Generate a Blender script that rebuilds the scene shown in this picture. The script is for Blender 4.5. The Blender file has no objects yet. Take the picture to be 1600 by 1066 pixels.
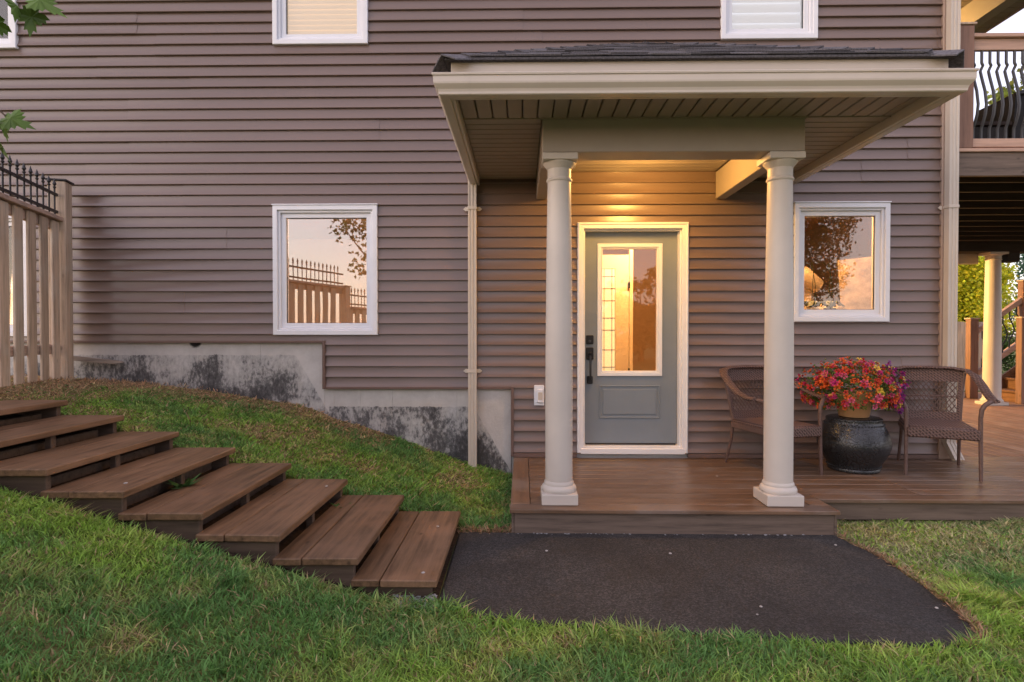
import bpy, math, random
import numpy as np
from mathutils import Vector, Matrix

R = math.radians
random.seed(7)
rng = np.random.default_rng(11)
scene = bpy.context.scene
col = scene.collection

# ------------------------------------------------------------------ camera
cam_d = bpy.data.cameras.new('camera')
cam = bpy.data.objects.new('camera', cam_d)
col.objects.link(cam)
cam.location = (0, -5.515, 1.35)
cam.rotation_euler = (R(90 - 0.82), 0, R(1.0))
cam_d.sensor_width = 36
cam_d.lens = 910 / 1600 * 36
cam_d.clip_start = 0.05
cam_d.clip_end = 2000
scene.camera = cam

# ------------------------------------------------------------------ sky, sun, exposure
SUN_EL, SUN_ROT = R(10), R(240)
world = bpy.data.worlds.new('World')
scene.world = world
world.use_nodes = True
wn, wl = world.node_tree.nodes, world.node_tree.links
wn.clear()
sky = wn.new('ShaderNodeTexSky')
sky.sky_type = 'NISHITA'
sky.sun_disc = False
sky.sun_elevation = SUN_EL
sky.sun_rotation = SUN_ROT
sky.air_density = 1.2
sky.dust_density = 1.0
sky.ozone_density = 3.0
bg1 = wn.new('ShaderNodeBackground'); bg1.inputs[1].default_value = 0.06
tint = wn.new('ShaderNodeMix'); tint.data_type = 'RGBA'; tint.blend_type = 'MULTIPLY'; tint.inputs[0].default_value = 1
tint.inputs[7].default_value = (1.0, .89, .90, 1)          # thin pink haze over the whole sky
wl.new(sky.outputs[0], tint.inputs[6]); wl.new(tint.outputs[2], bg1.inputs[0])
bg2 = wn.new('ShaderNodeBackground')            # even dusk glow of thin high cloud
bg2.inputs[0].default_value = (0.71, 0.585, 0.625, 1)
bg2.inputs[1].default_value = 0.41
add = wn.new('ShaderNodeAddShader')
wl.new(bg1.outputs[0], add.inputs[0]); wl.new(bg2.outputs[0], add.inputs[1])
wo = wn.new('ShaderNodeOutputWorld'); wl.new(add.outputs[0], wo.inputs[0])

sun_d = bpy.data.lights.new('sun', 'SUN')
sun_d.energy = 0.3
sun_d.angle = R(60)
sun_d.color = (1.0, 0.84, 0.72)
sun = bpy.data.objects.new('sun', sun_d)
col.objects.link(sun)
sd = Vector((math.sin(SUN_ROT) * math.cos(SUN_EL), math.cos(SUN_ROT) * math.cos(SUN_EL), math.sin(SUN_EL)))
sun.rotation_euler = sd.to_track_quat('Z', 'Y').to_euler()
sun.location = sd * 40

vs = scene.view_settings
vs.view_transform = 'Standard'
vs.look = 'None'
vs.gamma = 1
vs.use_curve_mapping = False
vs.exposure = 1.68
scene.cycles.use_denoising = True
scene.cycles.max_bounces = 8
scene.cycles.transparent_max_bounces = 12
scene.cycles.sample_clamp_indirect = 6

# ------------------------------------------------------------------ materials
def nodes_of(name):
    m = bpy.data.materials.new(name)
    m.use_nodes = True
    nt = m.node_tree
    return m, nt, nt.nodes, nt.links, nt.nodes['Principled BSDF']

def N(nt, kind, **kw):
    n = nt.nodes.new(kind)
    for k, v in kw.items():
        if isinstance(k, str) and hasattr(n, k):
            setattr(n, k, v)
    return n

def ramp(nt, stops, interp='LINEAR'):
    r = nt.nodes.new('ShaderNodeValToRGB')
    r.color_ramp.interpolation = interp
    els = r.color_ramp.elements
    while len(els) < len(stops): els.new(0.5)
    for e, (p, c) in zip(els, stops):
        e.position = p
        e.color = (c[0], c[1], c[2], 1) if not isinstance(c, (int, float)) else (c, c, c, 1)
    return r

def mixc(nt, fac, a, b, mode='MIX'):
    m = nt.nodes.new('ShaderNodeMix'); m.data_type = 'RGBA'; m.blend_type = mode
    for sock, v in ((m.inputs[0], fac), (m.inputs[6], a), (m.inputs[7], b)):
        if hasattr(v, 'is_linked') or isinstance(v, bpy.types.NodeSocket): nt.links.new(v, sock)
        elif isinstance(v, (int, float)): sock.default_value = v
        else: sock.default_value = (v[0], v[1], v[2], 1)
    return m.outputs[2]

def math_n(nt, op, a, b=None):
    m = nt.nodes.new('ShaderNodeMath'); m.operation = op
    for i, v in enumerate((a, b)):
        if v is None: continue
        if isinstance(v, bpy.types.NodeSocket): nt.links.new(v, m.inputs[i])
        else: m.inputs[i].default_value = v
    return m.outputs[0]

def coords(nt, scale=(1, 1, 1), rnd=False):
    tc = nt.nodes.new('ShaderNodeTexCoord')
    mp = nt.nodes.new('ShaderNodeMapping'); mp.inputs['Scale'].default_value = scale
    src = tc.outputs['Object']
    if rnd:
        oi = nt.nodes.new('ShaderNodeObjectInfo')
        va = nt.nodes.new('ShaderNodeVectorMath'); va.operation = 'MULTIPLY_ADD'
        cx = nt.nodes.new('ShaderNodeCombineXYZ')
        for i in range(3): nt.links.new(oi.outputs['Random'], cx.inputs[i])
        nt.links.new(cx.outputs[0], va.inputs[0]); va.inputs[1].default_value = (17, 29, 43)
        nt.links.new(src, va.inputs[2]); src = va.outputs[0]
    nt.links.new(src, mp.inputs[0])
    return mp.outputs[0]

def noise(nt, vec, scale, detail=4, rough=.55):
    n = nt.nodes.new('ShaderNodeTexNoise')
    nt.links.new(vec, n.inputs['Vector'])
    n.inputs['Scale'].default_value = scale; n.inputs['Detail'].default_value = detail
    n.inputs['Roughness'].default_value = rough
    return n.outputs[0]

def bump(nt, bs, h, strength, dist=.01):
    b = nt.nodes.new('ShaderNodeBump')
    b.inputs['Strength'].default_value = strength; b.inputs['Distance'].default_value = dist
    nt.links.new(h, b.inputs['Height']); nt.links.new(b.outputs[0], bs.inputs['Normal'])

def plain(name, c, rough=.5, spec=.4, metal=0, var=.12, nscale=6, bstr=.15, bscale=60, bdist=.002, objvar=0.0):
    m, nt, n, l, bs = nodes_of(name)
    v = coords(nt)
    n1 = noise(nt, v, nscale)
    r = ramp(nt, [(.25, [x * (1 - var) for x in c]), (.75, [min(1, x * (1 + var)) for x in c])])
    l.new(n1, r.inputs[0])
    out = r.outputs[0]
    if objvar:
        oi = n.new('ShaderNodeObjectInfo')
        k = math_n(nt, 'MULTIPLY_ADD', oi.outputs['Random'], objvar)
        k.node.inputs[2].default_value = 1 - objvar / 2
        vm = n.new('ShaderNodeVectorMath'); vm.operation = 'SCALE'
        l.new(out, vm.inputs[0]); l.new(k, vm.inputs['Scale']); out = vm.outputs[0]
    l.new(out, bs.inputs['Base Color'])
    bs.inputs['Roughness'].default_value = rough
    bs.inputs['Specular IOR Level'].default_value = spec
    bs.inputs['Metallic'].default_value = metal
    if bstr:
        bump(nt, bs, noise(nt, v, bscale, 5), bstr, bdist)
    return m

def wood(name, c, axis, rough=.6, dark=.5, light=1.35, wear=None, wear_amt=.5, spec=.35, rscale=1.0, knots=False, objvar=.3):
    """sawn board: grain stretched along one axis, a different cut for each board"""
    m, nt, n, l, bs = nodes_of(name)
    sc = [14.0, 14.0, 14.0]; sc[axis] = 0.9
    v = coords(nt, [s * rscale for s in sc], rnd=True)
    g = noise(nt, v, 2.2, 8, .68)
    r = ramp(nt, [(.28, [x * dark for x in c]), (.5, c), (.74, [min(1, x * light) for x in c])])
    l.new(g, r.inputs[0]); out = r.outputs[0]
    v2 = coords(nt, (1, 1, 1), rnd=True)
    big = noise(nt, v2, 2.6, 5, .6)
    if wear:
        rr = ramp(nt, [(.48, 0.0), (.66, 1.0)]); l.new(big, rr.inputs[0])
        f = math_n(nt, 'MULTIPLY', rr.outputs[0], wear_amt)
        out = mixc(nt, f, out, wear)
    if knots:
        kv = [3.2, 3.2, 3.2]; kv[axis] = 1.6
        vo = n.new('ShaderNodeTexVoronoi'); l.new(coords(nt, kv, rnd=True), vo.inputs['Vector'])
        vo.inputs['Scale'].default_value = 2.0
        kr = ramp(nt, [(.03, 1.0), (.10, 0.0)]); l.new(vo.outputs[0], kr.inputs[0])
        out = mixc(nt, math_n(nt, 'MULTIPLY', kr.outputs[0], .75), out, [x * .25 for x in c])
    oi = n.new('ShaderNodeObjectInfo')
    k = math_n(nt, 'MULTIPLY_ADD', oi.outputs['Random'], objvar); k.node.inputs[2].default_value = 1 - objvar / 2
    vm = n.new('ShaderNodeVectorMath'); vm.operation = 'SCALE'
    l.new(out, vm.inputs[0]); l.new(k, vm.inputs['Scale'])
    l.new(vm.outputs[0], bs.inputs['Base Color'])
    ro = math_n(nt, 'MULTIPLY_ADD', big, .25); ro.node.inputs[2].default_value = rough - .12
    l.new(ro, bs.inputs['Roughness'])
    bs.inputs['Specular IOR Level'].default_value = spec
    bump(nt, bs, g, .35, .004)
    return m

def glass_mat(name, base, tint=(1, 1, 1), back=(.92, .9, .86)):
    m, nt, n, l, bs = nodes_of(name)
    n.remove(bs)
    t = n.new('ShaderNodeBsdfTransparent'); t.inputs[0].default_value = (*back, 1)
    g = n.new('ShaderNodeBsdfGlossy'); g.inputs[0].default_value = (*tint, 1); g.inputs['Roughness'].default_value = 0.012
    bp = n.new('ShaderNodeBump'); bp.inputs['Strength'].default_value = .02; bp.inputs['Distance'].default_value = .01
    l.new(noise(nt, coords(nt), 3.0, 1), bp.inputs['Height']); l.new(bp.outputs[0], g.inputs['Normal'])
    fr = n.new('ShaderNodeFresnel'); fr.inputs[0].default_value = 1.5
    f = math_n(nt, 'ADD', fr.outputs[0], base)
    mx = n.new('ShaderNodeMixShader'); l.new(f, mx.inputs[0]); l.new(t.outputs[0], mx.inputs[1]); l.new(g.outputs[0], mx.inputs[2])
    l.new(mx.outputs[0], n['Material Output'].inputs[0])
    return m

def emit_mat(name, c, s, var=.0, scale=(1, 1, 1)):
    m, nt, n, l, bs = nodes_of(name)
    bs.inputs['Base Color'].default_value = (*c, 1)
    bs.inputs['Roughness'].default_value = .8
    bs.inputs['Emission Color'].default_value = (*c, 1)
    bs.inputs['Emission Strength'].default_value = s
    return m

def leaf_mat(name, trans=.35, rough=.5):
    """colour from the leaf's own attribute, light passes partly through"""
    m, nt, n, l, bs = nodes_of(name)
    a = n.new('ShaderNodeAttribute'); a.attribute_name = 'col'
    l.new(a.outputs['Color'], bs.inputs['Base Color'])
    bs.inputs['Roughness'].default_value = rough
    bs.inputs['Specular IOR Level'].default_value = .25
    t = n.new('ShaderNodeBsdfTranslucent'); l.new(a.outputs['Color'], t.inputs[0])
    mx = n.new('ShaderNodeMixShader'); mx.inputs[0].default_value = trans
    l.new(bs.outputs[0], mx.inputs[1]); l.new(t.outputs[0], mx.inputs[2])
    l.new(mx.outputs[0], n['Material Output'].inputs[0])
    return m

MAT = {}
def siding_material():
    m, nt, n, l, bs = nodes_of('vinyl siding')
    v = coords(nt, (1, 1, 1))
    c = (.184, .130, .110)
    big = noise(nt, v, .9, 3)
    gr = noise(nt, coords(nt, (2.5, 30, 60)), 3.0, 5)
    r = ramp(nt, [(.3, [x * .93 for x in c]), (.7, [x * 1.07 for x in c])]); l.new(big, r.inputs[0])
    out = mixc(nt, math_n(nt, 'MULTIPLY', gr, .16), r.outputs[0], [x * .7 for x in c])
    oi = n.new('ShaderNodeObjectInfo')
    k = math_n(nt, 'MULTIPLY_ADD', oi.outputs['Random'], .07); k.node.inputs[2].default_value = .965
    vm = n.new('ShaderNodeVectorMath'); vm.operation = 'SCALE'
    l.new(out, vm.inputs[0]); l.new(k, vm.inputs['Scale'])
    l.new(vm.outputs[0], bs.inputs['Base Color'])
    bs.inputs['Roughness'].default_value = .30
    bs.inputs['Specular IOR Level'].default_value = .72
    # sheet vinyl ripples slightly along its length, with fine embossing
    h = math_n(nt, 'ADD', math_n(nt, 'MULTIPLY', noise(nt, coords(nt, (1.0, .2, .6)), 1.6, 2), 6.0), gr)
    bump(nt, bs, h, .25, .0022)
    return m
MAT['siding'] = siding_material()
MAT['siding_trim'] = plain('brown trim', (.16, .105, .088), .45, .4, bstr=.05)
MAT['white'] = plain('white vinyl', (.80, .82, .87), .35, .45, var=.03, bstr=0, bscale=20)
MAT['doorwhite'] = plain('white painted casing', (.84, .83, .82), .4, .45, var=.03, bstr=0, bscale=30)
MAT['cream'] = plain('cream column paint', (.62, .565, .51), .42, .4, var=.09, nscale=2, bstr=0, bscale=25)
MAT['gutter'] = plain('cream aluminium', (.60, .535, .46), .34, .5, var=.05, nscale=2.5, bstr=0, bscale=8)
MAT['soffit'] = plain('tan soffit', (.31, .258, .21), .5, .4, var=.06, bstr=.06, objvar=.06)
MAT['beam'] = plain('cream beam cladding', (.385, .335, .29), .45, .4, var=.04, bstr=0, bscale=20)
MAT['door'] = plain('grey blue door paint', (.215, .250, .280), .42, .45, var=.05, nscale=4, bstr=.10, bscale=45)
MAT['black'] = plain('black metal', (.018, .018, .02), .42, .5, metal=.3, var=.2, bstr=.1)
MAT['iron'] = plain('dark painted iron', (.035, .032, .035), .45, .5, metal=.2, var=.2, bstr=.12)
MAT['baluster'] = plain('grey black baluster paint', (.06, .062, .07), .38, .5, metal=.2, var=.15)
MAT['glass_dark'] = glass_mat('window glass mirrored', .24, (1, .93, .86))
MAT['glass'] = glass_mat('window glass', .10, (1, .95, .9))
MAT['glass_door'] = glass_mat('door glass', .04, (1, .97, .95))
MAT['glass_up'] = glass_mat('upper glass', .03)
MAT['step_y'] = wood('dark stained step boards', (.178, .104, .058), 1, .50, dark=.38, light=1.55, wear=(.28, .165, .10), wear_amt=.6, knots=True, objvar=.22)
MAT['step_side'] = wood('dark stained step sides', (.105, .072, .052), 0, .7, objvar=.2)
MAT['deck_x'] = wood('stained deck boards lengthwise', (.175, .104, .062), 0, .34, wear=(.27, .225, .20), wear_amt=.5, spec=.5, rscale=.8, objvar=.22)
MAT['deck_y'] = wood('stained deck boards across', (.175, .104, .062), 1, .34, wear=(.27, .225, .20), wear_amt=.5, spec=.5, rscale=.8, objvar=.22)
MAT['deck_far'] = wood('worn deck boards', (.24, .135, .095), 1, .55, wear=(.36, .27, .23), wear_amt=.6, spec=.4, objvar=.3)
MAT['fascia'] = wood('stained deck fascia', (.165, .122, .095), 0, .6, knots=True, objvar=.1)
MAT['fascia_y'] = wood('stained deck side fascia', (.15, .11, .085), 1, .6, objvar=.1)
MAT['cedar'] = wood('weathered fence wood', (.52, .40, .30), 2, .75, wear=(.54, .49, .42), wear_amt=.6, knots=True, objvar=.25)
MAT['cedar_r'] = wood('weathered rail wood', (.46, .32, .25), 1, .75, wear=(.34, .3, .27), wear_amt=.5, objvar=.25)
MAT['rail_x'] = wood('pinkish rail wood', (.50, .33, .25), 0, .6, knots=True, objvar=.15, light=1.2, dark=.75)
MAT['rail_z'] = wood('brown post wood', (.25, .145, .105), 2, .6, knots=True, objvar=.15, light=1.25, dark=.65)
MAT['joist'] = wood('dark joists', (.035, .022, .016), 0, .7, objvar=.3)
MAT['stairwood'] = wood('warm stair wood', (.20, .105, .055), 1, .6, objvar=.3)
MAT['greyfence'] = wood('grey fence boards', (.36, .31, .28), 2, .8, objvar=.3)
MAT['scrap'] = wood('scrap wood', (.30, .25, .21), 0, .8)
MAT['trunk'] = plain('bark', (.10, .075, .06), .85, .2, var=.4, nscale=14, bstr=.8, bscale=30, bdist=.01)
MAT['leaf'] = leaf_mat('leaves', .45)
MAT['petal'] = leaf_mat('petals', .25, .55)
MAT['grass'] = leaf_mat('grass blades', .48, .5)
MAT['wall_in'] = plain('warm interior wall', (.40, .26, .15), .7, .2, var=.04, bstr=.05)
MAT['floor_in'] = wood('interior floor', (.28, .16, .09), 0, .4)
MAT['cream_in'] = plain('cream interior paint', (.80, .68, .50), .5, .3, var=.03, bstr=.03)
MAT['sofa'] = plain('cream upholstery', (.74, .62, .46), .8, .2, var=.06, bstr=.3, bscale=120)
MAT['pot_white'] = plain('pale ceramic', (.62, .6, .57), .35, .5, var=.05, bstr=.03)
MAT['art'] = plain('pale framed print', (.55, .45, .35), .6, .3, var=.55, nscale=9, bstr=0)
MAT['shade'] = emit_mat('lit lamp shade', (1.0, .72, .40), 6.0)
MAT['lit_lite'] = emit_mat('lit frosted lite', (1.0, .74, .42), .32)
MAT['bulb'] = emit_mat('lit lamp lens', (1.0, .66, .30), 14.0)
MAT['blind'] = emit_mat('lit blind', (.90, .75, .58), .14)
MAT['blind_cool'] = emit_mat('pale lit blind', (.78, .80, .86), .16)
MAT['blind_warm'] = emit_mat('warm lit blind', (1.0, .64, .28), .42)
MAT['terracotta'] = plain('tan pot', (.42, .23, .10), .5, .4, var=.08, bstr=.06)
MAT['soil'] = plain('dark soil', (.05, .035, .025), .9, .1, var=.4, nscale=30, bstr=.8, bscale=50, bdist=.02)
MAT['stone'] = plain('pale stone', (.55, .52, .5), .7, .3, var=.2, bstr=.3, objvar=.4)
MAT['gravel'] = plain('grey gravel', (.30, .30, .31), .8, .3, var=.5, nscale=40, bstr=.3)
MAT['shingle'] = plain('charcoal shingle', (.105, .10, .108), .9, .2, var=.45, nscale=60, bstr=.9, bscale=140, bdist=.006, objvar=.9)
MAT['cover'] = plain('black vinyl cover', (.012, .012, .014), .55, .4, var=.2, nscale=3, bstr=.3, bscale=8, bdist=.02)
MAT['planter'] = plain('dark planter', (.03, .026, .025), .6, .3)

def concrete_material():
    m, nt, n, l, bs = nodes_of('foundation concrete')
    tc = n.new('ShaderNodeTexCoord')
    sp = n.new('ShaderNodeSeparateXYZ'); l.new(tc.outputs['Object'], sp.inputs[0])
    X, Z = sp.outputs[0], sp.outputs[2]
    v = coords(nt)
    base = ramp(nt, [(.3, (.44, .42, .405)), (.7, (.64, .62, .60))]); l.new(noise(nt, v, 2.6, 8, .7), base.inputs[0])
    wob = math_n(nt, 'MULTIPLY', math_n(nt, 'SUBTRACT', noise(nt, v, 16.0, 6, .7), .5), .05)
    zz = math_n(nt, 'ADD', Z, wob)
    # two brushed damp-proofing fields, each with a level top and a slanted right end
    l1 = math_n(nt, 'SUBTRACT', 1.135, math_n(nt, 'MULTIPLY', math_n(nt, 'MAXIMUM', math_n(nt, 'SUBTRACT', X, -2.16), 0.0), 1.75))
    m1 = math_n(nt, 'LESS_THAN', zz, l1)
    l2 = math_n(nt, 'SUBTRACT', .645, math_n(nt, 'MULTIPLY', math_n(nt, 'MAXIMUM', math_n(nt, 'SUBTRACT', X, -.46), 0.0), 1.75))
    m2 = math_n(nt, 'LESS_THAN', zz, l2)
    x2 = math_n(nt, 'GREATER_THAN', X, -1.84)
    mask = math_n(nt, 'MAXIMUM', m1, math_n(nt, 'MULTIPLY', m2, x2))
    streak = noise(nt, coords(nt, (15, 15, 8)), 1.9, 10, .82)
    patch = noise(nt, v, 2.6, 4, .6)
    s = math_n(nt, 'ADD', math_n(nt, 'MULTIPLY', streak, .60), math_n(nt, 'MULTIPLY', patch, .62))
    lower = math_n(nt, 'MULTIPLY', math_n(nt, 'MAXIMUM', math_n(nt, 'SUBTRACT', math_n(nt, 'MAXIMUM', l1, math_n(nt, 'MULTIPLY', l2, x2)), Z), 0.0), .30)
    s = math_n(nt, 'SUBTRACT', s, lower)                        # thicker coats low down, where the brush reloaded
    tar = ramp(nt, [(.45, (.025, .025, .028)), (.53, (.10, .10, .105)), (.585, (.36, .355, .35)), (.70, (.54, .53, .52))]); l.new(s, tar.inputs[0])
    out = mixc(nt, math_n(nt, 'MULTIPLY', mask, .92), base.outputs[0], tar.outputs[0])
    # daubs of tar over the form-tie holes
    vo = n.new('ShaderNodeTexVoronoi'); vo.inputs['Scale'].default_value = 1.75
    l.new(coords(nt, (1, .01, 1.15)), vo.inputs['Vector'])
    da = ramp(nt, [(.085, 1.0), (.12, 0.0)])
    l.new(math_n(nt, 'ADD', vo.outputs[0], wob), da.inputs[0])
    out = mixc(nt, math_n(nt, 'MULTIPLY', da.outputs[0], math_n(nt, 'LESS_THAN', X, -2.3)), out, (.03, .03, .033))
    l.new(out, bs.inputs['Base Color'])
    bs.inputs['Roughness'].default_value = .85
    bs.inputs['Specular IOR Level'].default_value = .25
    bump(nt, bs, noise(nt, v, 40, 8, .7), .5, .006)
    return m
MAT['concrete'] = concrete_material()

def asphalt_material():
    m, nt, n, l, bs = nodes_of('asphalt')
    v = coords(nt)
    fine = noise(nt, v, 95, 6, .8)
    mid = noise(nt, v, 1.7, 8, .72)
    a = ramp(nt, [(.36, (.011, .011, .011)), (.5, (.036, .0345, .0345)), (.62, (.096, .092, .092))]); l.new(fine, a.inputs[0])
    b = ramp(nt, [(.32, (.62, .63, .66)), (.5, (1.0, .97, .95)), (.66, (1.5, 1.42, 1.34))]); l.new(mid, b.inputs[0])
    out = mixc(nt, 1.0, a.outputs[0], b.outputs[0], 'MULTIPLY')
    l.new(out, bs.inputs['Base Color'])
    rr = ramp(nt, [(.3, .62), (.7, .86)]); l.new(mid, rr.inputs[0]); l.new(rr.outputs[0], bs.inputs['Roughness'])
    bs.inputs['Specular IOR Level'].default_value = .4
    h = math_n(nt, 'ADD', fine, math_n(nt, 'MULTIPLY', mid, 1.5))
    bump(nt, bs, h, .9, .006)
    return m
MAT['asphalt'] = asphalt_material()

def ground_material():
    m, nt, n, l, bs = nodes_of('lawn soil')
    v = coords(nt)
    r = ramp(nt, [(.35, (.10, .14, .04)), (.5, (.15, .17, .055)), (.68, (.26, .20, .10))]); l.new(noise(nt, v, 3.0, 8, .7), r.inputs[0])
    l.new(r.outputs[0], bs.inputs['Base Color'])
    bs.inputs['Roughness'].default_value = .95; bs.inputs['Specular IOR Level'].default_value = .1
    bump(nt, bs, noise(nt, v, 60, 6, .7), .9, .02)
    return m
MAT['ground'] = ground_material()

def wicker_material():
    m, nt, n, l, bs = nodes_of('brown wicker')
    v = coords(nt)
    w1 = n.new('ShaderNodeTexWave'); w1.bands_direction = 'X'; w1.inputs['Scale'].default_value = 14; w1.inputs['Distortion'].default_value = .4
    w2 = n.new('ShaderNodeTexWave'); w2.bands_direction = 'DIAGONAL'; w2.inputs['Scale'].default_value = 22; w2.inputs['Distortion'].default_value = .4
    w3 = n.new('ShaderNodeTexWave'); w3.bands_direction = 'Z'; w3.inputs['Scale'].default_value = 24; w3.inputs['Distortion'].default_value = .4
    for w in (w1, w2, w3): l.new(v, w.inputs['Vector'])
    h = math_n(nt, 'MAXIMUM', math_n(nt, 'MULTIPLY', w1.outputs[1], w3.outputs[1]), math_n(nt, 'MULTIPLY', w2.outputs[1], .7))
    r = ramp(nt, [(.05, (.035, .020, .016)), (.45, (.125, .072, .058)), (.9, (.24, .150, .125))]); l.new(h, r.inputs[0])
    l.new(r.outputs[0], bs.inputs['Base Color'])
    bs.inputs['Roughness'].default_value = .5
    bump(nt, bs, h, .8, .006)
    return m
MAT['wicker'] = wicker_material()
MAT['wicker_tube'] = plain('brown wicker wrap', (.135, .082, .066), .5, .4, var=.25, nscale=60, bstr=.5, bscale=120, bdist=.003)

def stool_material():
    m, nt, n, l, bs = nodes_of('black glazed stool')
    tc = n.new('ShaderNodeTexCoord')
    v = tc.outputs['Object']
    vo = n.new('ShaderNodeTexVoronoi'); vo.inputs['Scale'].default_value = 34; vo.feature = 'DISTANCE_TO_EDGE'
    dn = n.new('ShaderNodeVectorMath'); dn.operation = 'ADD'
    nz = n.new('ShaderNodeTexNoise'); nz.inputs['Scale'].default_value = 7; l.new(v, nz.inputs['Vector'])
    sc_ = n.new('ShaderNodeVectorMath'); sc_.operation = 'SCALE'; sc_.inputs['Scale'].default_value = .16; l.new(nz.outputs[1], sc_.inputs[0])
    l.new(v, dn.inputs[0]); l.new(sc_.outputs[0], dn.inputs[1]); l.new(dn.outputs[0], vo.inputs['Vector'])
    rr = ramp(nt, [(.0, 0.0), (.12, 1.0)]); l.new(vo.outputs[0], rr.inputs[0])
    cr = ramp(nt, [(.0, (.006, .007, .008)), (1.0, (.022, .024, .027))]); l.new(rr.outputs[0], cr.inputs[0])
    l.new(cr.outputs[0], bs.inputs['Base Color'])
    bs.inputs['Roughness'].default_value = .27
    bs.inputs['Specular IOR Level'].default_value = .65
    bump(nt, bs, rr.outputs[0], .32, .004)
    return m
MAT['stool'] = stool_material()

# ------------------------------------------------------------------ mesh helpers
ORG = {}

class MB:
    def __init__(s): s.v = []; s.f = []
    def add(s, vs_, fs, M=None):
        o = len(s.v)
        s.v += [tuple(M @ Vector(p)) if M else tuple(p) for p in vs_]
        s.f += [tuple(i + o for i in f) for f in fs]
        return s
    def box(s, x0, x1, y0, y1, z0, z1, b=0.003, M=None):
        b = min(b, (x1 - x0) * .45, (y1 - y0) * .45, (z1 - z0) * .45)
        lo, hi = (x0, y0, z0), (x1, y1, z1)
        vs_, idx = [], {}
        for c in [(i, j, k) for i in (0, 1) for j in (0, 1) for k in (0, 1)]:
            for a in range(3):
                p = []
                for t in range(3):
                    e = hi[t] if c[t] else lo[t]
                    if t != a: e += -b if c[t] else b
                    p.append(e)
                idx[c, a] = len(vs_); vs_.append(p)
        fs = []
        for a in range(3):
            u, w = [t for t in range(3) if t != a]
            for sg in (0, 1):
                q = []
                for (cu, cw) in ((0, 0), (1, 0), (1, 1), (0, 1)):
                    c = [0, 0, 0]; c[a] = sg; c[u] = cu; c[w] = cw
                    q.append(idx[tuple(c), a])
                fs.append(q)
        for a in range(3):
            for a2 in range(a + 1, 3):
                t = 3 - a - a2
                for sa in (0, 1):
                    for sb in (0, 1):
                        c0 = [0, 0, 0]; c0[a] = sa; c0[a2] = sb; c1 = list(c0); c1[t] = 1
                        fs.append([idx[tuple(c0), a], idx[tuple(c1), a], idx[tuple(c1), a2], idx[tuple(c0), a2]])
        for c in [(i, j, k) for i in (0, 1) for j in (0, 1) for k in (0, 1)]:
            fs.append([idx[c, 0], idx[c, 1], idx[c, 2]])
        ctr = Vector([(lo[t] + hi[t]) / 2 for t in range(3)])
        out = []
        for f in fs:
            p = [Vector(vs_[i]) for i in f]
            nrm = (p[1] - p[0]).cross(p[2] - p[0])
            out.append(f if nrm.dot(sum(p, Vector()) / len(p) - ctr) > 0 else f[::-1])
        return s.add(vs_, out, M)
    def tube(s, pts, r, n=8, cap=True, M=None, flat=None):
        pts = [Vector(p) for p in pts]
        k = len(pts)
        rs = r if isinstance(r, (list, tuple)) else [r] * k
        vs_, fs = [], []
        u = None
        for i, p in enumerate(pts):
            t = (pts[min(i + 1, k - 1)] - pts[max(i - 1, 0)]).normalized()
            if flat:
                sd_ = t.cross(Vector((0, 0, 1))); sd_ = sd_.normalized() if sd_.length > 1e-4 else Vector((1, 0, 0))
                u, w = sd_, sd_.cross(t)
            else:
                if u is None:
                    u = t.cross(Vector((0, 0, 1)) if abs(t.z) < .9 else Vector((1, 0, 0))).normalized()
                else:
                    u = (u - t * u.dot(t)).normalized()
                w = t.cross(u)
            for j in range(n):
                a = 2 * math.pi * j / n
                if flat: d = u * math.cos(a) * flat[0] + w * math.sin(a) * flat[1]
                else: d = (u * math.cos(a) + w * math.sin(a)) * rs[i]
                vs_.append(p + d)
        for i in range(k - 1):
            for j in range(n):
                fs.append((i * n + j, i * n + (j + 1) % n, (i + 1) * n + (j + 1) % n, (i + 1) * n + j))
        if cap:
            fs.append(tuple(range(n))[::-1]); fs.append(tuple((k - 1) * n + j for j in range(n)))
        return s.add(vs_, fs, M)
    def lathe(s, prof, c=(0, 0, 0), n=32, M=None):
        vs_, fs = [], []
        for (r, z) in prof:
            for j in range(n):
                a = 2 * math.pi * j / n
                vs_.append((c[0] + r * math.cos(a), c[1] + r * math.sin(a), c[2] + z))
        for i in range(len(prof) - 1):
            for j in range(n):
                fs.append((i * n + j, i * n + (j + 1) % n, (i + 1) * n + (j + 1) % n, (i + 1) * n + j))
        fs.append(tuple(range(n))[::-1]); fs.append(tuple((len(prof) - 1) * n + j for j in range(n)))
        return s.add(vs_, fs, M)
    def ring(s, x0, x1, z0, z1, w, y0, y1, wb=None):
        """rectangular picture-frame ring in the wall plane, slightly bevelled towards the opening"""
        wb = w if wb is None else wb
        b = .004
        out, inn = [(x0, z0), (x1, z0), (x1, z1), (x0, z1)], [(x0 + w, z0 + wb), (x1 - w, z0 + wb), (x1 - w, z1 - w), (x0 + w, z1 - w)]
        def off(q, d): return [(q[0][0] + d, q[0][1] + d), (q[1][0] - d, q[1][1] + d), (q[2][0] - d, q[2][1] - d), (q[3][0] + d, q[3][1] - d)]
        loops = [(out, y1), (out, y0 + b), (off(out, b), y0), (off(inn, -b), y0), (inn, y0 + b), (inn, y1)]
        vs_ = [(x, y, z) for (q, y) in loops for (x, z) in q]
        fs = []
        L = len(loops)
        for i in range(L):
            for j in range(4):
                a, b2 = i * 4, ((i + 1) % L) * 4
                fs.append((a + j, a + (j + 1) % 4, b2 + (j + 1) % 4, b2 + j))
        return s.add(vs_, fs)
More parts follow.
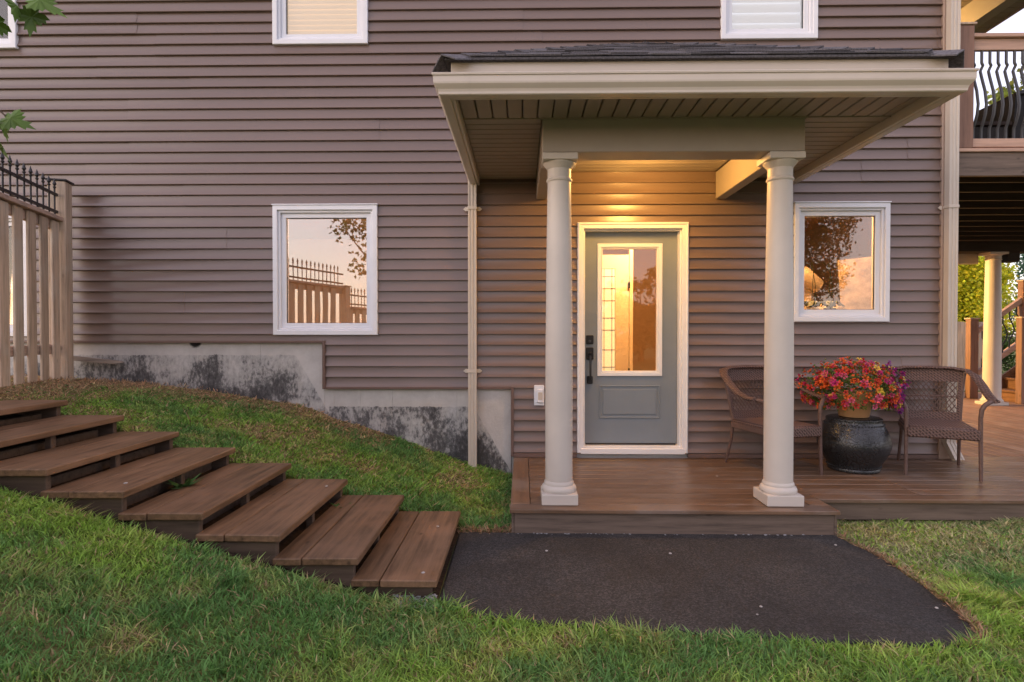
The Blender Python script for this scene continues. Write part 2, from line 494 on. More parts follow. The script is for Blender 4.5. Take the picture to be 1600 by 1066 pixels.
    def build(s, name, mat, parent=None, smooth=False, kind=None):
        me = bpy.data.meshes.new(name)
        o = ORG.get(parent.name, Vector()) if parent else Vector()
        me.from_pydata([(p[0] - o.x, p[1] - o.y, p[2] - o.z) for p in s.v], [], s.f)
        me.materials.append(MAT[mat] if isinstance(mat, str) else mat)
        if smooth:
            me.polygons.foreach_set('use_smooth', [True] * len(me.polygons))
            try: me.set_sharp_from_angle(angle=R(40))
            except Exception: pass
        ob = bpy.data.objects.new(name, me)
        col.objects.link(ob)
        if parent:
            ob.parent = parent; ORG[ob.name] = o
        if kind: ob['kind'] = kind
        return ob

def thing(name, loc, label, cat, group=None):
    o = bpy.data.objects.new(name, None)
    o.empty_display_size = .2
    col.objects.link(o)
    o.location = loc
    ORG[o.name] = Vector(loc)
    tag(o, label, cat, group)
    return o

def tag(o, label, cat, group=None):
    o['label'] = label; o['category'] = cat
    if group: o['group'] = group
    return o

def copy_tree(o, parent=None):
    c = o.copy(); col.objects.link(c); c.parent = parent
    for ch in list(o.children): copy_tree(ch, c)
    return c

def bx(name, mat, parent, *a, b=.003, M=None):
    return MB().box(*a, b=b, M=M).build(name, mat, parent)

def np_mesh(name, V, F, mat, parent=None, C=None, kind=None):
    """triangle mesh from arrays, with an optional colour per vertex"""
    me = bpy.data.meshes.new(name)
    o = ORG.get(parent.name, Vector()) if parent else Vector()
    V = V - np.array([o.x, o.y, o.z])
    n, f = len(V), len(F)
    me.vertices.add(n); me.vertices.foreach_set('co', V.astype(np.float32).ravel())
    me.loops.add(f * 3); me.loops.foreach_set('vertex_index', F.astype(np.int32).ravel())
    me.polygons.add(f); me.polygons.foreach_set('loop_start', np.arange(0, f * 3, 3, dtype=np.int32))
    me.update(calc_edges=True)
    if C is not None:
        a = me.attributes.new('col', 'FLOAT_COLOR', 'POINT')
        a.data.foreach_set('color', np.c_[C, np.ones(len(C))].astype(np.float32).ravel())
    me.materials.append(MAT[mat])
    ob = bpy.data.objects.new(name, me)
    col.objects.link(ob)
    if parent: ob.parent = parent; ORG[ob.name] = o
    if kind: ob['kind'] = kind
    return ob

def vnoise(x, y, scale, seed=0):
    x = np.asarray(x) * scale + 100.3 + seed * 17.1; y = np.asarray(y) * scale + 57.7 + seed * 9.3
    xi, yi = np.floor(x), np.floor(y)
    def h(a, b):
        t = np.sin(a * 127.1 + b * 311.7 + seed * 74.7) * 43758.5453
        return t - np.floor(t)
    u, w = x - xi, y - yi
    u, w = u * u * (3 - 2 * u), w * w * (3 - 2 * w)
    return (h(xi, yi) * (1 - u) + h(xi + 1, yi) * u) * (1 - w) + (h(xi, yi + 1) * (1 - u) + h(xi + 1, yi + 1) * u) * w

def fnoise(x, y, s, seed=0):
    return .55 * vnoise(x, y, s, seed) + .3 * vnoise(x, y, s * 2.1, seed + 1) + .15 * vnoise(x, y, s * 4.3, seed + 2)

# ------------------------------------------------------------------ terrain
DECK_Z = .17
WX = [-60, -8, -5.2, -4.31, -3.35, -2.98, -2.54, -2.16, -1.94, -1.78, -1.53, -1.22, -.93, -.52, -.30, -.10, .2, 80]
WZ = [1.2, 1.05, .95, .90, .835, .79, .715, .66, .60, .52, .46, .36, .245, .11, .05, 0, -.012, -.012]
def ground(x, y):
    x = np.asarray(x, float); y = np.asarray(y, float)
    w = np.interp(x, WX, WZ)
    t = np.clip(.28 * (-.436 - x) - .10, -.012, None)
    t = np.where(x < -3.6, np.interp(x, [-60, -8, -4.4, -3.6], [1.25, 1.05, .93, .786]), t)
    tb = np.where(x < -.44, t + .065 * np.clip((-.44 - x) / .4, 0, 1), -.012)   # behind the steps
    k = np.clip(-y / 1.38, 0, 1) ** .85
    back = w * (1 - k) + tb * k
    fr = t + .035 * np.clip((-.5 - x) / .5, 0, 1)
    k2 = np.clip((-2.45 - y) / .3, 0, 1)
    front = t * (1 - k2) + fr * k2
    far = np.clip((-y - 3.2) / 7, 0, 1)
    front = front * (1 - .8 * far)
    z = np.where(y > -1.38, back, front)
    z = z + .022 * (fnoise(x, y, 1.3, 3) - .5) * np.clip((np.abs(x + .2) - .1), 0, 1)
    z = np.where((x > -.5) & (y < -1.45), np.minimum(z, -.004), z)
    z = np.where(y > .12, np.minimum(z, -.03), z)
    return z

def make_ground():
    xs = np.r_[-220, -90, -40, -20, -12, np.arange(-8, 5, .1), np.arange(5, 12, .5), 14, 20, 40, 90, 220]
    ys = np.r_[-220, -90, -40, -24, -16, -12, -10, np.arange(-8.5, -3.5, .35), np.arange(-3.5, .25, .1), .6, 2, 5, 9, 14, 24, 50, 110, 220]
    X, Y = np.meshgrid(xs, ys)
    Z = ground(X, Y)
    V = np.c_[X.ravel(), Y.ravel(), Z.ravel()]
    nx = len(xs)
    i, j = np.meshgrid(np.arange(nx - 1), np.arange(len(ys) - 1))
    a = (j * nx + i).ravel()
    F = np.r_[np.c_[a, a + 1, a + nx + 1], np.c_[a, a + nx + 1, a + nx]]
    return np_mesh('lawn_ground', V, F, 'ground', kind='structure')
make_ground()

def bare_soil():
    xs, ys = np.arange(-3.85, -.38, .09), np.linspace(-2.585, -1.40, 14)
    X, Y = np.meshgrid(xs, ys)
    V = np.c_[X.ravel(), Y.ravel(), (ground(X, Y) + .005).ravel()]
    nx = len(xs); i, j = np.meshgrid(np.arange(nx - 1), np.arange(len(ys) - 1)); a = (j * nx + i).ravel()
    np_mesh('bare_soil', V, np.r_[np.c_[a, a + 1, a + nx + 1], np.c_[a, a + nx + 1, a + nx]], 'soil', kind='structure')
bare_soil()

ASPH = [(-.43, -1.60), (2.09, -1.60), (2.13, -1.84), (2.155, -2.0), (2.160, -2.13), (2.152, -2.39), (2.132, -2.55), (2.105, -2.70), (2.075, -2.82), (2.03, -2.93), (1.93, -2.985), (1.623, -2.985),
        (1.40, -2.968), (1.22, -2.96), (1.0, -2.93), (.816, -2.915), (.68, -2.888), (.535, -2.892), (.3, -2.86), (.102, -2.835), (-.05, -2.80), (-.201, -2.76), (-.33, -2.68), (-.425, -2.58)]
def in_poly(x, y, P):
    x = np.asarray(x); y = np.asarray(y); c = np.zeros(x.shape, bool)
    j = len(P) - 1
    for i in range(len(P)):
        (xi, yi), (xj, yj) = P[i], P[j]
        c ^= ((yi > y) != (yj > y)) & (x < (xj - xi) * (y - yi) / (yj - yi + 1e-12) + xi)
        j = i
    return c
def make_path():
    # subdivide the outline so that its edge wanders, then a rounded-off slab
    P = []
    for i in range(len(ASPH)):
        a, b = Vector(ASPH[i]), Vector(ASPH[(i + 1) % len(ASPH)])
        k = max(1, int((b - a).length / .05))
        for q in range(k):
            p = a.lerp(b, q / k)
            j = .010 if p.y < -1.65 and p.x > -.4 else 0
            P.append((p.x + random.uniform(-j, j), p.y + random.uniform(-j, j)))
    c = Vector((.85, -2.2))
    def sc(k): return [(c.x + (x - c.x) * k, c.y + (y - c.y) * k) for x, y in P]
    n = len(P)
    V = [(x, y, -.06) for x, y in P] + [(x, y, -.010) for x, y in P] + [(x, y, .003) for x, y in sc(.988)] + [(x, y, .006) for x, y in sc(.5)] + [(c.x, c.y, .008)]
    F = []
    for lv in range(3):
        for i in range(n): F.append((lv * n + i, lv * n + (i + 1) % n, (lv + 1) * n + (i + 1) % n, (lv + 1) * n + i))
    for i in range(n): F.append((3 * n + i, 3 * n + (i + 1) % n, 4 * n))
    m = MB(); m.add(V, [f[::-1] for f in F])
    return m.build('asphalt_path', 'asphalt', smooth=True, kind='structure')
make_path()

# ------------------------------------------------------------------ house
HX0, HX1 = -6.4, 4.00
house = thing('house', (0, 0, 0), 'house with brown lapped vinyl siding on a tar stained concrete foundation', 'house')
# openings in the wall: casing outer rectangles
WIN = {
    'left': (-2.360, -1.366, 1.328, 2.553),
    'right': (2.534, 3.416, 1.452, 2.556),
    'upper_left': (-2.351, -1.450, 4.064, 5.25),
    'upper_right': (1.848, 2.737, 4.076, 5.25),
    'far_upper': (-5.70, -4.800, 4.050, 5.25),
    'far_lower': (-5.60, -4.705, 1.315, 2.484),
}
DOOR = (.520, 1.556, .215, 2.383)
OPEN = [(a + .012, b - .012, c + .012, d - .012) for a, b, c, d in WIN.values()] + [(DOOR[0] + .012, DOOR[1] - .012, -1, DOOR[3] - .012)]
CORE = [(a + .05, b - .05, c + .05, d - .05) for a, b, c, d in WIN.values()] + [(DOOR[0] + .05, DOOR[1] - .05, .20, DOOR[3] - .05)]

def bottom_at(x):
    return 1.272 if x < -1.875 else (.835 if x < -.095 else .205)

COURSE = .1016
PROF = [(0.0, -.0005), (.0, -.0200), (.001, -.0252), (.004, -.0270), (.008, -.0256), (.014, -.0218), (.025, -.0158), (.040, -.0105), (.060, -.0064), (.080, -.0041), (.1016, -.0030)]   # height in the course, outward offset
def course_strip(m, xa, xb, z0, za, zb, dy):
    """one lapped course between xa and xb, cut between za and zb (heights above z0)"""
    pts = []
    for (h, y) in PROF:
        if za - 1e-6 <= h <= zb + 1e-6: pts.append((h, y))
    hs = [p[0] for p in PROF[1:]]; ys = [p[1] for p in PROF[1:]]
    if za > 1e-6: pts.insert(0, (za, float(np.interp(za, hs, ys))))
    if zb < COURSE - 1e-6: pts.append((zb, float(np.interp(zb, hs, ys))))
    if len(pts) < 2: return
    V = [(xa, y + dy, z0 + h) for h, y in pts] + [(xb, y + dy, z0 + h) for h, y in pts]
    k = len(pts)
    m.add(V, [(i, k + i, k + i + 1, i + 1) for i in range(k - 1)])

def make_siding():
    zbase = .826 - 7 * COURSE
    n_rows = 54
    xcuts = sorted({HX0, -1.875, -.095, HX1 - .115} | {v for o in OPEN for v in o[:2]})
    rr = random.Random(3)
    row = 0
    while row < n_rows:
        z0 = zbase + row * COURSE
        # seams of this double course
        s0 = HX0 + rr.uniform(1.0, 3.6)
        seams = [s0, s0 + 3.66, s0 + 7.32]
        edges = sorted(set(xcuts) | {s for s in seams if HX0 < s < HX1 - .115})
        panels, cur = [], MB()
        for i in range(len(edges) - 1):
            xa, xb = edges[i], edges[i + 1]
            if xb - xa < 1e-4: continue
            mid = (xa + xb) / 2
            if xa in seams and cur.v: panels.append(cur); cur = MB()
            got = False
            for c in (0, 1):
                zz = z0 + c * COURSE
                segs = [(max(0, bottom_at(mid) - zz), COURSE)]
                for (a, b, lo, hi) in OPEN:
                    if a < mid < b:
                        new = []
                        for (s, e) in segs:
                            l_, h_ = lo - zz, hi - zz
                            if h_ <= s or l_ >= e: new.append((s, e)); continue
                            if l_ > s: new.append((s, l_))
                            if h_ < e: new.append((h_, e))
                        segs = new
                for (s, e) in segs:
                    if e - s > .004:
                        dy = -.0036 * (len(panels) % 2)
                        course_strip(cur, xa, xb, zz, s, e, dy); got = True
            if not got and cur.v: panels.append(cur); cur = MB()
        if cur.v: panels.append(cur)
        for p in panels: p.build('siding_panel', 'siding', house, smooth=True)
        row += 2
make_siding()

def wall_core():
    xs = sorted({HX0, HX1 - .01, -1.875, -.095} | {v for o in CORE for v in o[:2]})
    zs = sorted({.20, .835, 1.272, 5.62} | {v for o in CORE for v in o[2:]})
    def solid(x, z):
        if z < bottom_at(x): return False
        return not any(a < x < b and c < z < d for a, b, c, d in CORE)
    y0, y1 = .002, .16
    m = MB(); cache = {}
    def v(x, y, z):
        k = (round(x, 4), y, round(z, 4))
        if k not in cache: cache[k] = len(m.v); m.v.append((x, y, z))
        return cache[k]
    G = [[solid((xs[i] + xs[i + 1]) / 2, (zs[j] + zs[j + 1]) / 2) for j in range(len(zs) - 1)] for i in range(len(xs) - 1)]
    for i in range(len(xs) - 1):
        for j in range(len(zs) - 1):
            if not G[i][j]: continue
            a, b, c, d = xs[i], xs[i + 1], zs[j], zs[j + 1]
            m.f.append((v(a, y0, c), v(b, y0, c), v(b, y0, d), v(a, y0, d)))
            m.f.append((v(a, y1, d), v(b, y1, d), v(b, y1, c), v(a, y1, c)))
            for (ii, jj, q) in ((i - 1, j, ((a, c), (a, d))), (i + 1, j, ((b, d), (b, c))), (i, j - 1, ((b, c), (a, c))), (i, j + 1, ((a, d), (b, d)))):
                inside = 0 <= ii < len(xs) - 1 and 0 <= jj < len(zs) - 1
                if not inside or not G[ii][jj]:
                    (xa, za), (xb, zb) = q
                    m.f.append((v(xa, y0, za), v(xb, y0, zb), v(xb, y1, zb), v(xa, y1, za)))
    m.build('wall', 'wall_in', house)
wall_core()

# concrete foundation, stepped like the siding above it, cast in panels with open joints
def foundation():
    cuts = [-6.4, -5.2, -4.35, -3.72, -3.12, -2.50, -1.885]
    for a, b in zip(cuts[:-1], cuts[1:]):
        bx('foundation_panel', 'concrete', house, a + .0006, b - .0006, .004 + random.uniform(0, .0012), .26, -.4, 1.262, b=.0015)
    cuts = [-1.885, -1.795, -1.54, -1.235, -.62, -.105]
    for a, b in zip(cuts[:-1], cuts[1:]):
        bx('foundation_panel', 'concrete', house, a + .0006, b - .0006, .004 + random.uniform(0, .0012), .26, -.4, .824, b=.0015)
    bx('foundation_panel', 'concrete', house, -.103, HX1 - .02, .02, .26, -.4, .205, b=.004)
foundation()
# brown trim along the siding's lower edge
def trims():
    bx('trim_strip', 'siding_trim', house, HX0, -1.893, -.036, .003, 1.252, 1.276)
    bx('trim_strip', 'siding_trim', house, -1.893, -1.868, -.040, .003, .815, 1.276)
    bx('trim_strip', 'siding_trim', house, -1.866, -.1065, -.036, .003, .815, .838)
    bx('trim_strip', 'siding_trim', house, -.106, -.080, -.040, .003, .18, .838)
    bx('trim_strip', 'siding_trim', house, -.079, .517, -.032, .003, .172, .210)
    bx('trim_strip', 'siding_trim', house, 1.559, HX1 - .117, -.032, .003, .172, .210)
    bx('corner_post', plain('tan corner post', (.34, .25, .20), .45, .4, var=.05), house, HX1 - .116, HX1 + .012, -.038, .12, .172, 5.62, b=.006)
trims()
# the side of the house, its floor, ceiling, partition walls and roof
bx('side_wall', 'siding', house, HX1 - .02, HX1, .125, 7.5, .0, 5.62)
bx('rear_wall', 'wall_in', house, HX0, HX1 - .02, 7.4, 7.5, .0, 5.62)
bx('far_side_wall', 'siding', house, HX0 - .15, HX0 - .001, .002, 7.5, .0, 5.62)
bx('interior_floor', 'floor_in', house, HX0, HX1 - .03, .262, 7.39, .10, .20)
bx('interior_floor', 'wall_in', house, HX0, HX1 - .03, .162, 7.39, 2.76, 2.98)
bx('interior_wall', 'wall_in', house, HX0, HX1 - .03, 3.2, 3.3, .201, 2.759)
for xw in (-4.3, -.7, 2.06):
    bx('interior_wall', 'wall_in', house, xw, xw + .1, .163, 3.199, .201, 2.759)
bx('interior_wall', 'wall_in', house, HX0, HX1 - .03, 1.6, 1.7, 2.981, 5.61)
def house_roof():
    m = MB()
    x0, x1, ya, yb = HX0 - .5, HX1 + .12, -.12, 8.05
    m.add([(x0, ya, 5.62), (x1, ya, 5.62), (x1, yb, 5.62), (x0, yb, 5.62), (x0, ya, 5.8), (x1, ya, 5.8), (x1, yb, 5.8), (x0, yb, 5.8), (x0 + 3.5, 3.75, 7.9), (x1 - 3.5, 3.75, 7.9)],
          [(3, 2, 1, 0), (0, 1, 5, 4), (1, 2, 6, 5), (2, 3, 7, 6), (3, 0, 4, 7), (4, 5, 9, 8), (5, 6, 9), (6, 7, 8, 9), (7, 4, 8)])
    m.build('roof', 'shingle', house)
house_roof()

def window(key, glass, blind=None, slats=0):
    a, b, c, d = WIN[key]
    w = MB().ring(a, b, c, d, .045, -.040, .03).build('window', 'white', house)
    MB().box(a - .006, b + .006, -.048, .02, d, d + .012).build('drip_cap', 'white', w)
    MB().ring(a + .0455, b - .0455, c + .0455, d - .0455, .022, -.020, .10).build('frame', 'white', w)
    MB().ring(a + .068, b - .068, c + .068, d - .068, .045, .004, .06).build('sash', 'white', w)
    g0, g1, g2, g3 = a + .1125, b - .1125, c + .1125, d - .1125
    MB().ring(g0 - .001, g1 + .001, g2 - .001, g3 + .001, .005, .018, .03).build('gasket', 'black', w)
    MB().box(g0, g1, .030, .035, g2, g3, b=.0003).build('pane', glass, w)
    if blind:
        z = g2 - .02; h = .062 if not slats else slats; i = 0
        while z < g3:
            M = Matrix.Translation((0, .125, z)) @ Matrix.Rotation(R(80 + random.uniform(-2, 2)), 4, 'X')
            MB().box(g0 - .03, g1 + .03, -h * .52, h * .52, -.0015, .0015, b=.0005, M=M).build('blind_slat', blind, w)
            z += h * .80; i += 1
    return w
window('left', 'glass_dark')
window('right', 'glass')
window('upper_left', 'glass_up', 'blind')
window('upper_right', 'glass_up', 'blind_cool', .12)
window('far_upper', 'glass_up', 'blind')
window('far_lower', 'glass_up', 'blind_warm')

def entry_door():
    a, b, c, d = DOOR
    m = MB()
    # casing on three sides with a back band, then the jamb
    door = MB().ring(a, b, c, d, .058, -.040, .02, wb=.050).build('door', 'doorwhite', house)
    MB().ring(a + .006, b - .006, c + .006, d - .006, .016, -.050, -.041).build('casing_band', 'doorwhite', door)
    MB().ring(a + .0585, b - .0585, c + .0505, d - .0585, .014, -.006, .16, wb=.010).build('jamb', 'doorwhite', door)
    MB().box(a + .03, b - .03, -.052, .12, c - .005, c + .045).build('sill', 'doorwhite', door)
    x0, x1, z0, z1 = .600, 1.478, .285, 2.318
    gx0, gx1, gz0, gz1 = .719, 1.336, .935, 2.200
    y0, y1 = .080, .125
    # slab with a hole for the glazed insert
    slab = MB().ring(x0, x1, z0, z1, gx0 - x0 + .02, y0, y1)
    slab = MB()
    xs, zs = [x0, gx0 + .02, gx1 - .02, x1], [z0, gz0 + .02, gz1 - .02, z1]
    for i in range(3):
        for j in range(3):
            if i == 1 and j == 1: continue
            o = len(slab.v)
            slab.v += [(xs[i], y0, zs[j]), (xs[i + 1], y0, zs[j]), (xs[i + 1], y0, zs[j + 1]), (xs[i], y0, zs[j + 1]),
                       (xs[i], y1, zs[j]), (xs[i + 1], y1, zs[j]), (xs[i + 1], y1, zs[j + 1]), (xs[i], y1, zs[j + 1])]
            slab.f += [(o, o + 1, o + 2, o + 3), (o + 7, o + 6, o + 5, o + 4)]
    sl = slab.build('slab', 'door', door)
    MB().ring(gx0, gx1, gz0, gz1, .036, .062, .13).build('glazing_frame', 'doorwhite', door)
    MB().ring(gx0 + .0365, gx1 - .0365, gz0 + .0365, gz1 - .0365, .012, .072, .125).build('glazing_bead', 'doorwhite', door)
    MB().box(gx0 + .04, gx1 - .04, .096, .100, gz0 + .04, gz1 - .04, b=.0003).build('pane', 'glass_door', door)
    # raised lower panel
    p0, p1, q0, q1 = .738, 1.318, .530, .846
    MB().ring(p0, p1, q0, q1, .014, .070, .082).build('panel_moulding', 'door', door)
    MB().box(p0 + .035, p1 - .035, .072, .0815, q0 + .035, q1 - .035, b=.009).build('raised_panel', 'door', door)
    MB().box(x0 + .01, x1 - .01, .070, .12, z0 - .012, z0 + .006).build('sweep', 'black', door)
    # lock set
    MB().box(.612, .682, .060, .0815, 1.240, 1.326, b=.006).build('deadbolt', 'black', door)
    h = MB().box(.612, .682, .060, .0815, 1.092, 1.209, b=.006).build('handle', 'black', door)
    MB().tube([(.647, .066, 1.13), (.647, .030, 1.125), (.648, .018, 1.10), (.648, .016, .95), (.648, .020, .90)], [.010, .011, .011, .010, .010], 8).build('handle_grip', 'black', door, smooth=True)
    MB().box(.621, .674, .050, .0815, .862, .936, b=.006).build('handle_mount', 'black', door)
    MB().box(.629, .665, .030, .060, 1.145, 1.165, b=.004).build('thumb_latch', 'black', door)
    MB().lathe([(.012, 0), (.011, .006), (.003, .007)], n=12, M=Matrix.Translation((.647, .060, 1.268)) @ Matrix.Rotation(R(90), 4, 'X')).build('keyhole', MAT['baluster'], door)
entry_door()

def downspout(x, y0, y1, w, ztop, zbot, straps, shoe=False):
    m = MB()
    # ribbed rectangular pipe
    n = [(-.5, 0), (-.5, 1), (-.30, 1), (-.26, .9), (-.12, .9), (-.08, 1), (.08, 1), (.12, .9), (.26, .9), (.30, 1), (.5, 1), (.5, 0)]
    path = [(ztop, 0), (zbot + (.16 if shoe else 0), 0)] + ([(zbot, .0)] if shoe else [])
    V, F = [], []
    levels = [(ztop, 0, 0), (zbot + .15, 0, 0), (zbot, .045 if shoe else 0, -.05 if shoe else 0)]
    for (z, sx, sy) in levels:
        for (u, v) in n: V.append((x + u * w + sx, y1 + (y0 - y1) * v + sy, z))
    k = len(n)
    for i in range(2):
        for j in range(k): F.append((i * k + j, (i + 1) * k + j, (i + 1) * k + (j + 1) % k, i * k + (j + 1) % k))
    m.add(V, F)
    p = m.build('downspout', 'gutter', house)
    for z in straps:
        s = MB()
        s.box(x - w / 2 - .004, x + w / 2 + .004, y0 - .005, y0, z - .014, z + .014)
        P = [(w / 2, -.016), (w / 2 + .028, -.020), (w / 2 + .050, 0), (w / 2 + .028, .020), (w / 2, .016)]
        for sg in (-1, 1):
            V = [(x + sg * u, -.027, z + v) for u, v in P] + [(x + sg * u, -.034, z + v) for u, v in P]
            s.add(V, [(0, 1, 2, 3, 4), (9, 8, 7, 6, 5)] + [(i, i + 5, (i + 1) % 5 + 5, (i + 1) % 5) for i in range(5)])
            s.box(x + sg * (w / 2 + .003) - .004, x + sg * (w / 2 + .003) + .004, y0 - .004, -.018, z - .013, z + .013)
        s.build('strap', 'gutter', p)
    return p
downspout(-.466, -.090, -.028, .078, 2.80, .03, (2.511, .989))
downspout(3.945, -.106, -.042, .085, 5.60, .19, (2.506,), shoe=True)

# ------------------------------------------------------------------ interior, as seen through the panes
def interior():
    x0, x1, zt = .92, 1.235, 2.25
    y = 1.25
    d = thing('interior_door', (1.08, y, .2), 'open cream interior door with leaded glass lite behind the entry door pane', 'door')
    x0 = .58
    MB().ring(x0, x1, .205, zt, .16, y, y + .04, wb=.55).build('slab', 'cream_in', d)
    MB().box(x0 + .16, x1 - .16, y + .014, y + .020, .755, zt - .16, b=.0005).build('lite', 'lit_lite', d)
    m = MB()
    for z in (.95, 1.15, 1.38, 1.52, 1.72, 1.86, 2.0): m.box(x0 + .16, x1 - .16, y + .008, y + .0135, z - .004, z + .004, b=.001)
    for x in (x0 + .195, .95, x1 - .195): m.box(x - .003, x + .003, y + .006, y + .0078, .755, zt - .16, b=.001)
    m.build('leading', 'iron', d, kind='stuff')
    for z in (.9, 1.9): MB().box(x1 - .012, x1 + .010, y - .024, y - .011, z - .04, z + .04).build('hinge', 'black', d)
    MB().box(x1 + .003, x1 + .045, y - .01, y + .11, .205, zt + .09).build('door_casing', 'cream_in', d)
    # sitting room: armchair, framed print, orchids on the sill
    a = thing('armchair', (3.1, .85, .2), 'cream upholstered armchair with rolled back inside the window', 'armchair')
    MB().box(2.72, 3.40, .58, 1.28, .36, .95, b=.08).build('seat', 'sofa', a, smooth=True)
    MB().tube([(2.72, .98, 1.93), (2.90, .95, 1.98), (3.08, .95, 1.96), (3.26, .97, 1.86)], [.09, .12, .12, .08], 14).build('back_roll', 'sofa', a, smooth=True)
    MB().box(2.74, 3.24, .96, 1.14, .93, 1.90, b=.06).build('backrest', 'sofa', a, smooth=True)
    MB().tube([(3.30, .60, 1.55), (3.30, .85, 1.60), (3.28, 1.10, 1.56)], [.07, .09, .07], 12).build('arm', 'sofa', a, smooth=True)
    MB().box(3.24, 3.36, .62, 1.15, .6, 1.55, b=.04).build('arm_panel', 'sofa', a, smooth=True)
    for lx in (2.8, 3.32):
        for ly in (.64, 1.22): MB().tube([(lx, ly, .201), (lx, ly, .38)], [.018, .028], 8).build('leg', 'trunk', a)
    p = thing('framed_print', (3.56, .8, 1.5), 'large pale print in dark frame leaning inside the window', 'picture')
    Mx = Matrix.Translation((3.60, .78, 1.86)) @ Matrix.Rotation(R(-28), 4, 'Z') @ Matrix.Rotation(R(-4), 4, 'Y')
    MB().box(-.20, .20, -.012, .012, -.30, .30, M=Mx).build('frame', 'trunk', p)
    MB().box(-.185, .185, -.018, -.0125, -.285, .285, M=Mx).build('print', 'art', p)
    e = thing('print_easel', (3.62, .9, .2), 'wooden easel holding up the pale print indoors', 'easel')
    for k, (ex, ey) in enumerate(((3.45, .78), (3.78, .66), (3.70, 1.2))):
        MB().tube([(ex, ey, .201), (3.61, .84, 1.60)], .016, 6).build('leg', 'trunk', e)
    bx('window_board', 'cream_in', house, 2.58, 3.37, .162, .42, 1.455, 1.485)
    for i, (ox, oy, s, dark) in enumerate(((2.86, .27, 1.0, False), (3.04, .30, .95, True), (2.74, .32, .8, True))):
        o = thing('potted_orchid', (ox, oy, 1.485), ('orchid with tall thin stems in pale pot behind the glass', 'orchid in the middle of the window board beside taller stems',
                  'small leafy orchid in a dark pot beside the armchair')[i], 'plant', 'orchids on the window board')
        MB().lathe([(.045 * s, 0), (.06 * s, .11 * s), (.055 * s, .115 * s), (.05 * s, .09 * s)], (ox, oy, 1.485), 16).build('pot', 'planter' if dark else 'pot_white', o, smooth=True)
        for k in range(6):
            an = k * 1.05 + i; L = random.uniform(.12, .2) * s
            dx, dy = math.cos(an), math.sin(an) * .5
            MB().tube([(ox, oy, 1.58), (ox + dx * L * .5, oy + dy * L * .5, 1.66), (ox + dx * L, oy + dy * L, 1.61)], 0, 6, flat=(.026 * s, .003)).build('leaf', MAT['orchid_leaf'], o)
        for k in range(2):
            xx = ox + .03 * (k - .5)
            MB().tube([(xx, oy, 1.57), (xx + .01, oy, 1.8), (xx + .02 - .05 * k, oy, 1.96 + .08 * k), (xx - .05 + .1 * k, oy, 2.04)], .003, 5).build('stem', MAT['orchid_leaf'], o)
MAT['orchid_leaf'] = plain('orchid leaf', (.05, .075, .025), .45, .5, var=.2)
interior()

def lamp(name, loc, energy, c=(1, .56, .21), radius=.12):
    d = bpy.data.lights.new(name, 'POINT'); d.energy = energy; d.color = c; d.shadow_soft_size = radius
    o = bpy.data.objects.new(name, d); col.objects.link(o); o.location = loc
    return o
def ceiling_lamp(loc, energy, label, c=(1, .56, .21)):
    t = thing('ceiling_lamp', loc, label, 'lamp')
    MB().lathe([(.02, .0), (.10, .02), (.13, .07), (.13, .085), (.02, .09)], (loc[0], loc[1], loc[2] - .09), 20).build('glass_bowl', 'shade', t, smooth=True)
    l_ = lamp('ceiling_bulb', (0, 0, -.22), energy, c); l_.parent = t
ceiling_lamp((1.45, .72, 2.759), 46, 'small lit ceiling lamp in the hall behind the entry door')
ceiling_lamp((2.55, .42, 2.759), 25, 'small lit ceiling lamp in the sitting room')
ceiling_lamp((-1.0, 1.6, 2.759), 46, 'dim ceiling lamp in the room behind the mirrored window', (1, .74, .60))

